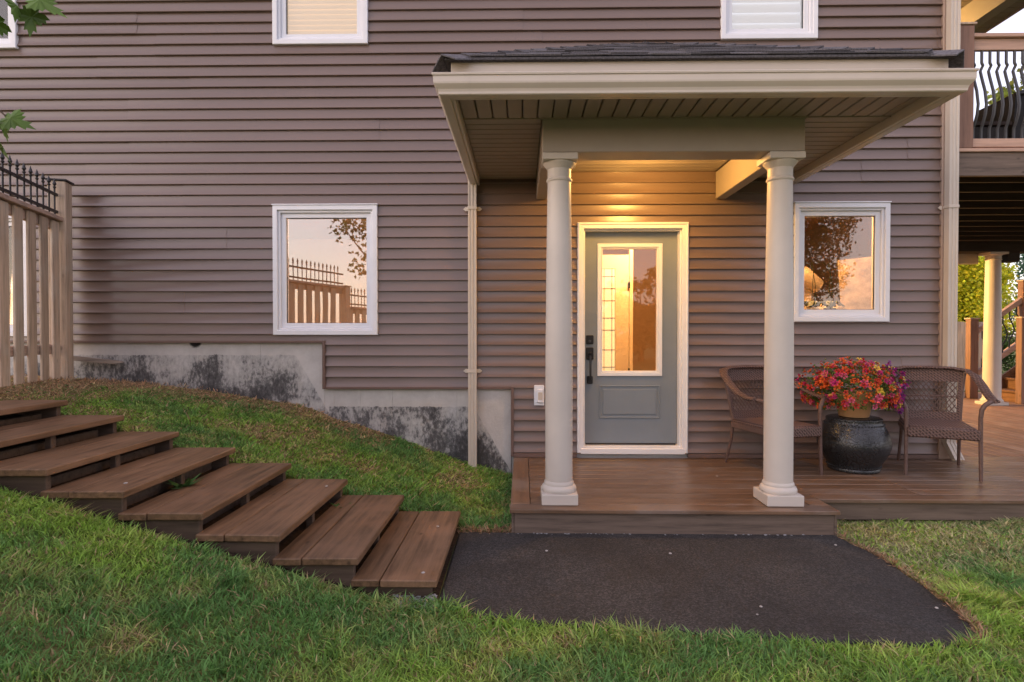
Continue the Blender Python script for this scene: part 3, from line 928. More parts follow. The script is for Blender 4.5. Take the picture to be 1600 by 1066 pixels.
# ------------------------------------------------------------------ portico
port = thing('entrance_portico', (1.05, -1.0, DECK_Z), 'cream columned portico with hipped shingle roof over the front door', 'portico')
FX0, FX1, FY = -.420, 2.485, -2.05
CX = (FX0 + FX1) / 2
SOFF, CEIL = 2.795, 2.858
RE, APY, APZ = 2.962, -.60, 3.765          # roof edge height, apex of the hips
def portico():
    # fascia boards
    bx('fascia', 'gutter', port, FX0 - .002, FX1 + .002, FY - .002, FY + .020, 2.735, RE - .012)
    for x in (FX0, FX1):
        bx('fascia', 'gutter', port, min(x, x + (.02 if x < 0 else -.02)), max(x, x + (.02 if x < 0 else -.02)), FY + .021, -.02, 2.735, RE - .012)
    # eaves gutter: ogee profile swept round three sides, with mitred corners and open trough
    prof = [(.003, .112), (.003, .006), (.010, .0), (.060, .0), (.066, .005), (.067, .018), (.072, .032), (.084, .046), (.092, .056), (.094, .066), (.094, .100), (.101, .102), (.103, .112), (.097, .117), (.090, .114),
            (.090, .068), (.080, .055), (.062, .034), (.060, .010), (.012, .010), (.008, .112)]
    V, F = [], []
    zb = 2.733
    for (o, h) in prof:
        V += [(FX0 - o, -.024, zb + h), (FX0 - o, FY - o, zb + h), (FX1 + o, FY - o, zb + h), (FX1 + o, -.024, zb + h)]
    k = len(prof)
    for i in range(k):
        for j in range(3): F.append((i * 4 + j, i * 4 + j + 1, ((i + 1) % k) * 4 + j + 1, ((i + 1) % k) * 4 + j))
    F += [tuple(i * 4 for i in range(k)), tuple(i * 4 + 3 for i in range(k))[::-1]]
    MB().add(V, F).build('gutter', 'gutter', port)
    for x in (FX0 + .115, FX1 - .115):       # joint sleeves near the corners
        pr = [(o + .0015, h) for o, h in prof[3:13]]
        V = [(x + s, FY - o, zb + h) for s in (-.003, .003) for o, h in pr]; n = len(pr)
        MB().add(V, [(i, i + 1, n + i + 1, n + i) for i in range(n - 1)]).build('gutter_joint', 'gutter', port)
    # soffit: boards across the front strip, lengthwise at the sides and in the ceiling
    ys = -1.555
    x = FX0 + .022
    while x < FX1 - .03:
        e = min(x + .1, FX1 - .022)
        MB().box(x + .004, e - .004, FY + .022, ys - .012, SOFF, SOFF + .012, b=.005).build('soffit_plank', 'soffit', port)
        x += .1
    for (a, b) in ((FX0 + .022, .132), (1.908, FX1 - .022)):
        y = ys
        while y < -.03:
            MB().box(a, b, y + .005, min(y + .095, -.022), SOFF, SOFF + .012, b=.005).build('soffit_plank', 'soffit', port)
            y += .1
    bx('soffit_trim', 'soffit', port, FX0 + .022, FX1 - .022, ys - .011, ys - .001, SOFF - .006, SOFF + .02, b=.002)
    bx('soffit_backing', 'soffit', port, FX0 + .021, FX1 - .021, FY + .0205, -.02, SOFF + .067, SOFF + .08)
    y = -1.50
    while y < -.03:
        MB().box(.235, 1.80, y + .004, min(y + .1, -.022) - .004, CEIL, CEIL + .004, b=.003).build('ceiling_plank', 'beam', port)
        y += .1
    # box beams
    bx('beam', 'beam', port, .136, 1.902, -1.55, -1.35, 2.572, SOFF + .055, b=.005)
    bx('beam', 'beam', port, .134, .232, -1.349, -.022, 2.600, SOFF + .055, b=.005)
    bx('beam', 'beam', port, 1.806, 1.904, -1.349, -.022, 2.600, SOFF + .055, b=.005)
    # roof deck
    ov = .035
    P = [(FX0 - ov, FY - ov, RE), (FX1 + ov, FY - ov, RE), (FX1 + ov, -.02, RE), (FX0 - ov, -.02, RE)]
    Q = [(p[0], p[1], p[2] - .014) for p in P]
    A, B = (CX, APY, APZ), (CX, -.02, APZ)
    MB().add(P + Q + [A, B], [(0, 1, 8), (1, 2, 9, 8), (3, 0, 8, 9), (2, 3, 9), (4, 5, 1, 0), (5, 6, 2, 1), (7, 4, 0, 3), (7, 6, 5, 4), (6, 7, 3, 2)]).build('roof', 'shingle', port)
    # shingles in overlapping, slightly curled courses
    tab = MB().box(-.5, .5, 0, .20, 0, .006, b=.001)
    tabme = tab.build('shingle', 'shingle'); tabme_mesh = tabme.data
    bpy.data.objects.remove(tabme)
    rs = random.Random(5)
    def face(e0, e1, a0, a1):
        """courses from the eave e0-e1 up to a0-a1"""
        e0, e1, a0, a1 = map(Vector, (e0, e1, a0, a1))
        up = ((a0 + a1) / 2 - (e0 + e1) / 2)
        ax = (e1 - e0).normalized()
        up = (a0 - e0) - ax * (a0 - e0).dot(ax); H = up.length; up.normalize()
        nm = ax.cross(up).normalized()
        n = int(H / .135)
        for i in range(n + 1):
            h = i * .135; t = min(1, (h + .03) / H)
            if h + .165 > H: continue
            t = min(1, (h + .165) / H); p, q = e0.lerp(a0, t) - up * (t * H - h - .03), e1.lerp(a1, t) - up * (t * H - h - .03)
            L = (q - p).length
            if L < .06: continue
            s = -rs.uniform(0, .15)
            while s < L:
                w = rs.uniform(.20, .34); s0, s1 = max(s, 0), min(s + w, L)
                if s1 - s0 > .03:
                    c = p + ax * ((s0 + s1) / 2) - up * .03 + nm * .005
                    M = Matrix((ax, up, nm)).transposed().to_4x4(); M.translation = c
                    M = M @ Matrix.Rotation(R(rs.uniform(-1.2, -2.6)), 4, 'X') @ Matrix.Rotation(R(rs.uniform(-.7, .7)), 4, 'Y') @ Matrix.Diagonal((s1 - s0 - .004, 1, rs.uniform(.8, 2.0), 1))
                    ob = bpy.data.objects.new('shingle', tabme_mesh); col.objects.link(ob); ob.parent = port
                    ob.matrix_local = Matrix.Translation(-ORG[port.name]) @ M
                s += w
    face(P[0], P[1], A, A)
    face(P[3], P[0], B, A)
    face(P[1], P[2], A, B)
    cap = MB()
    for (a, b) in ((P[0], A), (P[1], A)):
        a, b = Vector(a), Vector(b); n = int((b - a).length / .16)
        for i in range(n - 2):
            c = a.lerp(b, (i + .62) / n); d = (b - a).normalized(); sx = d.cross(Vector((0, 0, 1))).normalized(); nz = sx.cross(d)
            M = Matrix((sx, d, nz)).transposed().to_4x4(); M.translation = c + nz * .004
            M = M @ Matrix.Rotation(R(-3.2 + rs.uniform(-1.2, 1.2)), 4, 'X')
            MB().add([(-.11, -.12, -.050), (0, -.12, .010), (.11, -.12, -.050), (-.11, .12, -.050), (0, .12, .010), (.11, .12, -.050),
                      (-.11, -.12, -.058), (0, -.12, .002), (.11, -.12, -.058), (-.11, .12, -.058), (0, .12, .002), (.11, .12, -.058)],
                     [(0, 1, 4, 3), (1, 2, 5, 4), (9, 10, 7, 6), (10, 11, 8, 7), (6, 7, 1, 0), (7, 8, 2, 1), (3, 4, 10, 9), (4, 5, 11, 10), (0, 3, 9, 6), (2, 8, 11, 5)], M).build('ridge_cap', 'shingle', port)
    # columns
    for cx in (.258, 1.785):
        cy = -1.435
        z0, zt = DECK_Z, 2.571
        bxp = MB().box(cx - .124, cx + .124, cy - .124, cy + .124, z0 + .001, z0 + .075, b=.004)
        bs_ = [(.118, .076), (.122, .086), (.122, .100), (.114, .116), (.104, .122), (.105, .130), (.103, .140), (.0965, .150)]
        H = zt - z0
        sh = [(.0945, .150 + (H - .28) * t * 1.0) for t in (0,)]
        shaft = [(.0955 - .014 * (max(0, t - .3) / .7) ** 1.6, .1505 + (H - .33) * t) for t in [i / 14 for i in range(15)]]
        top = [(.0815, H - .179), (.0885, H - .172), (.0905, H - .165), (.0885, H - .158), (.082, H - .151), (.082, H - .090), (.086, H - .086), (.090, H - .078), (.106, H - .060), (.112, H - .052), (.112, H - .047)]
        c = MB().lathe(shaft, (cx, cy, z0), 40).build('column', 'cream', port, smooth=True)
        bxp.build('plinth', 'cream', c)
        MB().lathe(bs_, (cx, cy, z0), 40).build('base_moulding', 'cream', c, smooth=True)
        MB().lathe(top, (cx, cy, z0), 40).build('capital', 'cream', c, smooth=True)
        MB().box(cx - .120, cx + .120, cy - .120, cy + .110, zt - .046, zt - .001, b=.004).build('abacus', 'cream', c)
    # recessed ceiling light
    lx, ly = 1.06, -.74
    MB().lathe([(.075, 0), (.088, -.004), (.090, -.001), (.090, 0)], (lx, ly, CEIL - .0005), 28).build('light_trim', 'doorwhite', port, smooth=True)
    MB().lathe([(.001, -.020), (.04, -.017), (.062, -.008), (.066, 0)], (lx, ly, CEIL - .003), 24).build('light_lens', 'bulb', port, smooth=True)
portico()
plo = lamp('porch_bulb', Vector((1.06, -.74, CEIL - .13)) - ORG[port.name], 17, (1, .51, .12), .10)
plo.parent = port

# ------------------------------------------------------------------ deck
deck = thing('wooden_deck', (1.0, -1.6, 0), 'low brown stained deck wrapping from the front door round the house corner', 'deck')
def make_deck():
    th = .028
    z0, z1 = DECK_Z - th, DECK_Z
    def plank(a, b, c, d, mat):
        MB().box(a, b, c, d, z0 - random.uniform(0, .001), z1 - random.uniform(0, .0015), b=.004).build('plank', mat, deck)
    g = .0025
    plank(-.080, .055, -1.504, -.024, 'deck_y')
    plank(-.082, 2.106, -1.645, -1.508, 'deck_x')
    plank(1.97, 2.104, -1.504, -1.370, 'deck_y')
    y = -1.504
    while y < -.03:
        e = min(y + .138, -.024)
        right = y > -1.38
        if not right: plank(.059, 1.966, y + g, e - g, 'deck_x')
        else:
            j = random.choice((2.1, 2.9, 3.7))
            plank(.059, j - g, y + g, e - g, 'deck_x'); plank(j + g, 6.4, y + g, e - g, 'deck_x'); plank(6.405, 9.9, y + g, e - g, 'deck_x')
        y += .138
    plank(HX1 + .02, 6.4, -.022, .10, 'deck_x'); plank(6.405, 9.9, -.022, .10, 'deck_x')
    x = HX1 + .02
    while x < 9.9:
        plank(x + g, x + .138 - g, .104, 6.2, 'deck_far'); x += .138
    bx('fascia_board', 'fascia', deck, -.052, 2.078, -1.618, -1.582, -.02, z0 - .003, b=.004)
    bx('fascia_board', 'fascia_y', deck, -.050, -.014, -1.581, -.02, -.02, z0 - .003, b=.004)
    bx('corner_trim', 'fascia', deck, 2.079, 2.098, -1.617, -1.56, -.02, z0 - .003, b=.003)
    bx('fascia_board', 'fascia_y', deck, 2.060, 2.092, -1.559, -1.34, -.02, z0 - .003, b=.004)
    bx('corner_trim', 'fascia', deck, -.072, -.053, -1.612, -1.56, -.02, z0 - .003, b=.003)
    bx('fascia_board', 'fascia', deck, 2.0935, 5.3, -1.330, -1.296, .012, z0 - .003, b=.004)
    bx('fascia_board', 'fascia', deck, 5.303, 9.9, -1.330, -1.296, .012, z0 - .003, b=.004)
    for x in (2.6, 4.4, 6.2, 8.0): bx('joist', 'joist', deck, x, x + .04, -1.29, .1, .0, z0 - .004)
make_deck()

# ------------------------------------------------------------------ steps
steps = thing('garden_steps', (-1.8, -2.0, .1), 'flight of wide dark stained plank steps climbing the grassy bank', 'steps')
RUN, RISE = .402, .112
def make_steps():
    yb, yf = -1.405, -2.572
    for i in range(8):
        nx = -.436 - RUN * i
        top = .086 + RISE * i
        M = Matrix.Translation((nx, -2, top)) @ Matrix.Rotation(R(random.uniform(-.5, .5)), 4, 'Y') @ Matrix.Rotation(R(random.uniform(-.25, .25)), 4, 'X') @ Matrix.Translation((-nx, 2, -top))
        gap = .003 if i > 2 else .006
        MB().box(nx - .288, nx, yf + random.uniform(-.006, .006), yb + random.uniform(-.006, .006), top - .038, top, b=.005, M=M).build('tread_plank', 'step_y', steps)
        MB().box(nx - .288 - gap - .145, nx - .288 - gap, yf + random.uniform(-.006, .006), yb + random.uniform(-.006, .006), top - .039, top - .001, b=.005, M=M).build('tread_plank', 'step_y', steps)
        lo = top - .039
        d = .20
        for (a, b) in ((yf + .030, yf + .068), (yb - .068, yb - .030)):
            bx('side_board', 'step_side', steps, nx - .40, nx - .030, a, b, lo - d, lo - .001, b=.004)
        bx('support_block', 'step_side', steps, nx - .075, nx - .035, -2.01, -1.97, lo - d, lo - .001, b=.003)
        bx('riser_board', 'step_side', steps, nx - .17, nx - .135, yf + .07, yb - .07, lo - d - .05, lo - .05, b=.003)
make_steps()

# ------------------------------------------------------------------ picket fence with spear topped rail
def fence():
    A = Vector((-4.262, -.20, 0)); D = Vector((.287, -.958, 0)).normalized(); S = Vector((-D.y, D.x, 0))   # S points towards the yard
    if S.x < 0: S = -S
    f = thing('picket_fence', (-4.262, -.2, .9), 'weathered wooden picket fence with black spear topped rail running from the house', 'fence')
    def frame(t, s, z): return A + D * t + S * s + Vector((0, 0, z))
    def fbox(name, mat, t0, t1, s0, s1, z0, z1, b=.004, par=f):
        M = Matrix((D, S, Vector((0, 0, 1)))).transposed().to_4x4(); M.translation = A
        if M.to_3x3().determinant() < 0: pass
        return MB().box(t0, t1, s0, s1, z0, z1, b=b, M=M).build(name, mat, par)
    secs = [(0.0, 2.15, 2.74), (2.15, 4.30, 2.47), (4.30, 6.45, 2.14), (6.45, 8.6, 1.9)]
    for k, (t0, t1, top) in enumerate(secs):
        fbox('post', 'cedar', t0 - .07, t0 + .07, -.07, .07, .5 if k else .6, top - .005, b=.006)
        fbox('post_cap', 'iron' if k == 0 else 'cedar', t0 - .085, t0 + .085, -.085, .085, top - .0045, top + .012)
        a, b = t0 + .072, t1 - .072
        fbox('wood_rail', 'cedar_r', a, b, -.045, .055, top - .375, top - .337)
        fbox('wood_rail', 'cedar_r', a, b, -.035, .005, top - .462, top - .378)
        fbox('wood_rail', 'cedar_r', a, b, -.035, .005, 1.16 - .22 * k, 1.245 - .22 * k)
        for zz in (top - .290, top - .135):
            fbox('iron_rail', 'iron', a - .02, b + .02, -.014, .014, zz - .012, zz + .012, b=.003)
        n = int((b - a) / .104)
        for i in range(n):
            t = a + .03 + i * (b - a - .05) / n
            p = frame(t, 0, 0)
            base = top - .336
            rod = MB().tube([(p.x, p.y, base), (p.x, p.y, top - .085)], .0075, 6)
            c = (p.x, p.y, top - .085)
            rod.lathe([(.006, 0), (.013, .008), (.013, .016), (.007, .022), (.010, .030), (.016, .040), (.011, .058), (.004, .082), (.001, .09)], c, 8)
            rod.build('spear', 'iron', f, smooth=True)
        n = int((b - a) / .205)
        for i in range(n):
            t = a + .012 + i * .205
            gz = float(ground(frame(t, 0, 0).x, frame(t, 0, 0).y))
            fbox('picket', 'cedar', t, t + .128, .0065 + random.uniform(0, .003), .027, gz + .02, top - .379 + random.uniform(-.006, 0), b=.004)
fence()

# ------------------------------------------------------------------ patio chairs
def make_chair():
    c = thing('wicker_chair', (0, 0, 0), 'brown wicker armchair with open lattice back standing beyond the flower stool near the corner downspout', 'chair', 'wicker armchairs on the deck')
    def both(fn):
        for s in (-1, 1): fn(s)
    both(lambda s: MB().tube([(s * .250, -.285, .0), (s * .247, -.275, .30), (s * .247, -.27, .50), (s * .254, -.268, .565), (s * .275, -.262, .605), (s * .305, -.245, .625), (s * .335, -.205, .632)],
                             [.013, .015, .016, .017, .018, .018, .016], 10).build('leg', 'wicker_tube', c, smooth=True))
    both(lambda s: MB().tube([(s * .225, .335, .0), (s * .215, .27, .22), (s * .212, .245, .40), (s * .235, .30, .66), (s * .262, .335, .825)], [.012, .014, .015, .015, .014], 10).build('leg', 'wicker_tube', c, smooth=True))
    # horseshoe arm and top band
    pts = [(-.345, -.225, .632), (-.350, -.12, .640), (-.348, .0, .672), (-.338, .12, .735), (-.318, .23, .80), (-.275, .305, .845), (-.18, .345, .862), (0, .358, .866)]
    pts += [(-x, y, z) for x, y, z in pts[-2::-1]]
    MB().tube(pts, 0, 12, flat=(.037, .015)).build('arm_band', 'wicker', c, smooth=True)
    # seat with rounded front and woven apron
    MB().box(-.238, .238, -.288, .245, .375, .412, b=.016).build('seat', 'wicker', c, smooth=True)
    MB().box(-.246, .246, -.300, -.272, .318, .405, b=.012).build('apron', 'wicker', c, smooth=True)
    both(lambda s: MB().box(s * .235 - .008, s * .235 + .008, -.27, .24, .335, .385, b=.006).build('side_rail', 'wicker_tube', c))
    # back: leaning panel
    def bp(u, h):           # across, height above the seat -> point on the leaning back
        t = (h - .40) / .43
        return Vector((u * (.215 + .04 * t), .238 + .098 * t + .022 * (1 - u * u), h))
    def band(name, h0, h1, th=.010, n=8, u0=-1, u1=1):
        V, F = [], []
        for i in range(n + 1):
            u = u0 + (u1 - u0) * i / n
            for h in (h0, h1):
                p = bp(u, h); V += [p + Vector((0, -th, 0)), p + Vector((0, th, 0))]
        for i in range(n):
            a, b = i * 4, i * 4 + 4
            F += [(a, b, b + 2, a + 2), (a + 1, a + 3, b + 3, b + 1), (a + 2, b + 2, b + 3, a + 3), (a, a + 1, b + 1, b)]
        F += [(0, 2, 3, 1), (n * 4, n * 4 + 1, n * 4 + 3, n * 4 + 2)]
        MB().add(V, F).build(name, 'wicker', c)
    band('back_top_band', .742, .85); band('back_lower_band', .405, .478)
    band('back_stile', .479, .741, .010, 1, -1, -.87); band('back_stile', .479, .741, .010, 1, .87, 1)
    m = MB()
    H0, H1 = .478, .742
    N_ = 11
    for i in range(-5, N_ + 1):
        for sg in (-1, 1):
            pts = []
            for k in range(9):
                h = H0 + (H1 - H0) * k / 8
                u = (-.87 + (i + .5) * 1.74 / N_ + (k / 8) * 1.74 / N_ * 5) * sg
                if -.88 <= u <= .88: pts.append(bp(u, h) + Vector((0, .003 * sg, 0)))
            if len(pts) > 1: m.tube(pts, .0042, 5)
    m.tube([bp(u, .612) for u in (-.88, -.4, 0, .4, .88)], .006, 6)
    m.build('back_lattice', 'wicker_tube', c, kind='stuff')
    return c
chairR = make_chair()
def place(o, loc, fwd):
    """seat front (-y of the model) turned to the direction fwd"""
    o.location = loc
    o.rotation_euler = (0, 0, math.atan2(fwd[1], fwd[0]) + math.pi / 2)
place(chairR, (3.535, -.485, DECK_Z), (-.43, -.90))
chairL = copy_tree(chairR)
chairL['label'] = 'brown wicker armchair standing between the entry door and the drum stool'
place(chairL, (2.165, -.445, DECK_Z), (.27, -.96))

# ------------------------------------------------------------------ stool and flowers
def stool():
    c = Vector((2.865, -.44, DECK_Z))
    t = thing('garden_stool', c, 'black glazed drum garden stool carrying the flower pot', 'stool')
    prof = [(.185, 0), (.200, .006), (.203, .018), (.198, .030), (.214, .07), (.250, .13), (.276, .19), (.284, .225), (.283, .25), (.270, .30), (.245, .36), (.222, .405), (.213, .425), (.216, .436), (.214, .447), (.200, .455), (.05, .457)]
    MB().lathe(prof, c, 56).build('body', 'stool', t, smooth=True)
    for (z, r) in ((.045, .2065), (.40, .2275)):
        for k in range(56):
            a = 2 * math.pi * k / 56
            if k == 0:
                me = MB().lathe([(.0005, -.0065), (.005, -.004), (.0065, 0), (.005, .004), (.0005, .0065)], c, 6).build('rivet', 'stool', t, smooth=True)
                me.location = (r * math.cos(a), r * math.sin(a), z)
                src = me; continue
            o = src.copy(); col.objects.link(o); o.location = (r * math.cos(a), r * math.sin(a), z)
        
stool()

def flower_pot():
    c = Vector((2.86, -.45, DECK_Z + .458))
    t = thing('flower_pot', c, 'tan pot overflowing with red, orange, magenta and yellow petunias', 'flower pot')
    MB().lathe([(.105, 0), (.115, .004), (.150, .175), (.152, .18), (.158, .182), (.160, .215), (.152, .217), (.146, .19), (.01, .19)], c, 36).build('pot', 'terracotta', t, smooth=True)
    MB().lathe([(.145, .0), (.10, .012), (.01, .02)], c + Vector((0, 0, .191)), 20).build('soil', 'soil', t)
    r = np.random.default_rng(4)
    # mound of foliage: one uneven dome of small leaves and stems
    def surf(n, k=1.0):
        a = r.uniform(0, 2 * np.pi, n); e = np.arcsin(r.uniform(-.55, 1, n))
        rad = k * (1 + .16 * np.sin(3 * a + 1.0) * np.cos(e) + .10 * np.sin(5 * a + 4 * e) + .05 * r.normal(size=n))
        x = .375 * rad * np.cos(e) * np.cos(a); y = .34 * rad * np.cos(e) * np.sin(a); z = .235 * rad * np.sin(e) + .235
        z = np.where(e < 0, z - .03 * np.abs(np.cos(a)), z)
        return np.c_[x, y, z], np.c_[np.cos(e) * np.cos(a), np.cos(e) * np.sin(a), np.sin(e) + .15]
    P, Nn = surf(3600, 1)
    P = P * r.uniform(.55, .98, (3600, 1)) ** .6 + np.array([0, 0, .01])
    P = P[~((P[:, 2] < .11) & (np.abs(P[:, 0]) < .20))]
    V, F, C = leaves(P + np.array(c), .030, r, base=(.13, .20, .045), var=.5, aspect=.5)
    np_mesh('foliage', V, F, 'leaf', t, C, kind='stuff')
    B_, _n = surf(800, 1.0)
    B_ = B_[~((B_[:, 2] < .11) & (np.abs(B_[:, 0]) < .20))]
    V, F, C = leaves(B_ + np.array(c), .026, r, base=(.5, .06, .06), var=.5, aspect=.9)
    uu = np.repeat(B_[:, 0] / .4, 4) + r.normal(size=len(C)) * .05
    pick = np.repeat(r.uniform(size=len(B_)), 4)
    C = np.where((uu > .62)[:, None], np.array([.33, .03, .28]), np.where((pick < .6)[:, None], np.array([.72, .12, .03]), np.where((pick < .85)[:, None], np.array([.50, .035, .05]), np.array([.50, .05, .16]))))
    C = C * np.repeat(r.uniform(.45, 1.2, (len(B_), 1)), 4, 0)
    np_mesh('small_blooms', V, F, 'petal', t, C, kind='stuff')
    cols = {'red': (.66, .05, .04), 'orange': (.86, .16, .03), 'magenta': (.60, .03, .22), 'pink': (.75, .12, .24), 'purple': (.26, .03, .30), 'yellow': (.90, .66, .08), 'cream': (.75, .62, .36)}
    meshes = {}
    for nm, cc in cols.items():
        V, F, C = [(0, 0, -.022)], [], [tuple(x * .35 for x in cc)]
        k = 5
        for i in range(k):                       # five rounded petals on a short trumpet
            a = 2 * math.pi * i / k
            for (da, rr, zz, sh) in ((-.48, .009, -.003, .6), (-.42, .021, .004, .95), (0, .026, .002, 1.1), (.42, .021, .004, .95), (.48, .009, -.003, .6)):
                V.append((rr * math.cos(a + da), rr * math.sin(a + da), zz)); C.append(tuple(min(1, x * sh) for x in cc))
            b = 1 + i * 5
            F += [(0, b, b + 4), (b, b + 1, b + 4), (b + 1, b + 3, b + 4), (b + 1, b + 2, b + 3)]
        me = bpy.data.meshes.new('petunia_' + nm); me.from_pydata(V, [], F)
        at = me.attributes.new('col', 'FLOAT_COLOR', 'POINT'); at.data.foreach_set('color', np.c_[np.array(C), np.ones(len(C))].astype(np.float32).ravel())
        me.materials.append(MAT['petal']); meshes[nm] = me
    P, Nn = surf(420, 1.02)
    for p, nn in zip(P, Nn):
        if p[1] > .20 or (p[2] < .115 and abs(p[0]) < .19): continue
        u = p[0] / .4
        w = r.uniform()
        if u > .55: nm = 'purple' if w < .38 else 'magenta' if w < .66 else 'yellow' if w < .80 else 'cream' if w < .90 else 'red'
        elif u > .05: nm = 'orange' if w < .45 else 'red' if w < .55 else 'magenta' if w < .69 else 'yellow' if w < .88 else 'pink'
        else: nm = 'red' if w < .25 else 'orange' if w < .66 else 'pink' if w < .86 else 'magenta' if w < .95 else 'yellow'
        d = Vector(nn) + Vector(r.normal(size=3)) * .35 + Vector((0, -.35, .1))
        o = bpy.data.objects.new('flower', meshes[nm]); col.objects.link(o); o.parent = t
        s = r.uniform(.75, 1.25)
        o.matrix_local = Matrix.Translation(Vector(p)) @ d.to_track_quat('Z', 'Y').to_matrix().to_4x4() @ Matrix.Rotation(r.uniform(0, 6), 4, 'Z') @ Matrix.Diagonal((s, s, s, 1))

def leaves(P, size, r, base, var=.4, aspect=.55, drop=.3):
    """pointed leaf of two folded halves at each point"""
    n = len(P)
    d = r.normal(size=(n, 3)); d[:, 2] -= drop; d /= np.linalg.norm(d, axis=1)[:, None]
    e = r.normal(size=(n, 3)); e -= d * (d * e).sum(1)[:, None]; e /= np.linalg.norm(e, axis=1)[:, None]
    up = np.cross(d, e)
    s = (size * r.uniform(.6, 1.3, n))[:, None]
    V = np.stack([P, P + d * s * .5 + e * s * aspect * .5 + up * s * .08, P + d * s, P + d * s * .5 - e * s * aspect * .5 + up * s * .08], 1).reshape(-1, 3)
    b = np.arange(n) * 4
    F = np.r_[np.c_[b, b + 1, b + 2], np.c_[b, b + 2, b + 3]]
    k = 1 + var * (r.uniform(size=(n, 1)) - .5) * 2
    tint = np.array(base)[None, :] * k
    tint[:, 0] *= 1 + .35 * (r.uniform(size=n) - .4)
    return V, F, np.repeat(np.clip(tint, 0.004, 1), 4, 0)
flower_pot()

# ------------------------------------------------------------------ small things by the wall and steps
o = thing('outlet_box', (.160, -.02, .76), 'white weatherproof outlet box on the siding beside the column', 'outlet')
MB().box(.112, .208, -.034, -.012, .662, .855, b=.006).build('plate', 'white', o)
MB().box(.140, .200, -.058, -.0345, .690, .820, b=.008).build('cover', 'white', o)
MB().box(.150, .190, -.062, -.0585, .72, .79, b=.002).build('latch', 'gutter', o)

Ms = Matrix.Translation((-4.03, -.05, 1.085)) @ Matrix.Rotation(R(5), 4, 'Y')
w_ = MB().add([(-.23, -.02, -.02), (.16, -.02, -.018), (.235, -.02, .002), (.21, -.02, .014), (-.23, -.02, .022), (-.23, .03, -.02), (.16, .03, -.018), (.235, .03, .002), (.21, .03, .014), (-.23, .03, .022)],
              [(0, 1, 2, 3, 4), (9, 8, 7, 6, 5), (0, 5, 6, 1), (1, 6, 7, 2), (2, 7, 8, 3), (3, 8, 9, 4), (4, 9, 5, 0)], Ms).build('wood_scrap', 'scrap')
tag(w_, 'short split wooden offcut resting against the stained foundation by the fence', 'offcut')

def weed(loc, label, s=1.0):
    t = thing('weed', loc, label, 'plant')
    r = np.random.default_rng(int(abs(loc[0]) * 100))
    for k in range(11):
        a = k * 2.4; L = r.uniform(.05, .10) * s
        d = Vector((math.cos(a), math.sin(a), r.uniform(.3, .9))).normalized()
        p = Vector(loc); q = p + d * L
        wd = d.cross(Vector((0, 0, 1))).normalized() * .022 * s
        m = MB().add([p, p + d * L * .45 + wd, q + d * .03 * s - Vector((0, 0, .01)), p + d * L * .45 - wd, p + d * L * .5 + Vector((0, 0, .006))], [(0, 1, 4), (1, 2, 4), (2, 3, 4), (3, 0, 4)])
        m.build('leaf', MAT['weed'], t)
MAT['weed'] = plain('weed leaf', (.07, .15, .04), .5, .3, var=.3, objvar=.5)
weed((-2.06, -2.03, .40), 'broad leaved weed sprouting from the gap under a middle step', 1.2)
weed((-1.20, -1.66, .17), 'small weed in the shaded gap under a step near the path', .8)

def pebbles():
    r = np.random.default_rng(9); m = MB()
    for (x, y) in [(.15, -1.95), (1.12, -2.74), (1.17, -2.66), (1.98, -1.82), (2.02, -2.66), (.9, -1.98)]:
        s = r.uniform(.004, .010)
        m.lathe([(.2 * s, 0), (s, .25 * s), (.8 * s, .7 * s), (.2 * s, .9 * s)], (x, y, .006), 7)
    for (x, y, z) in [(-.52, -2.48, .087), (-2.14, -2.42, .536), (-1.32, -1.62, .312), (-.55, -1.75, .087), (1.60, -.72, .171)]:
        m.lathe([(.006, 0), (.011, .002), (.008, .005), (.002, .006)], (x, y, z), 7)
    m.build('pebbles', 'stone', kind='stuff')
    g = MB()
    for k in range(330):
        x, y = r.uniform(-.66, -.44), r.uniform(-2.68, -2.52)
        if k > 200: x, y = r.uniform(-.10, 2.0), -1.625 + r.normal() * .008
        s = r.uniform(.004, .011)
        g.lathe([(.3 * s, 0), (s, .3 * s), (.7 * s, .9 * s), (.2 * s, 1.1 * s)], (x, y, float(ground(x, y)) + (.002 if k <= 200 else .008)), 5)
    g.build('gravel', 'gravel', kind='stuff')
pebbles()

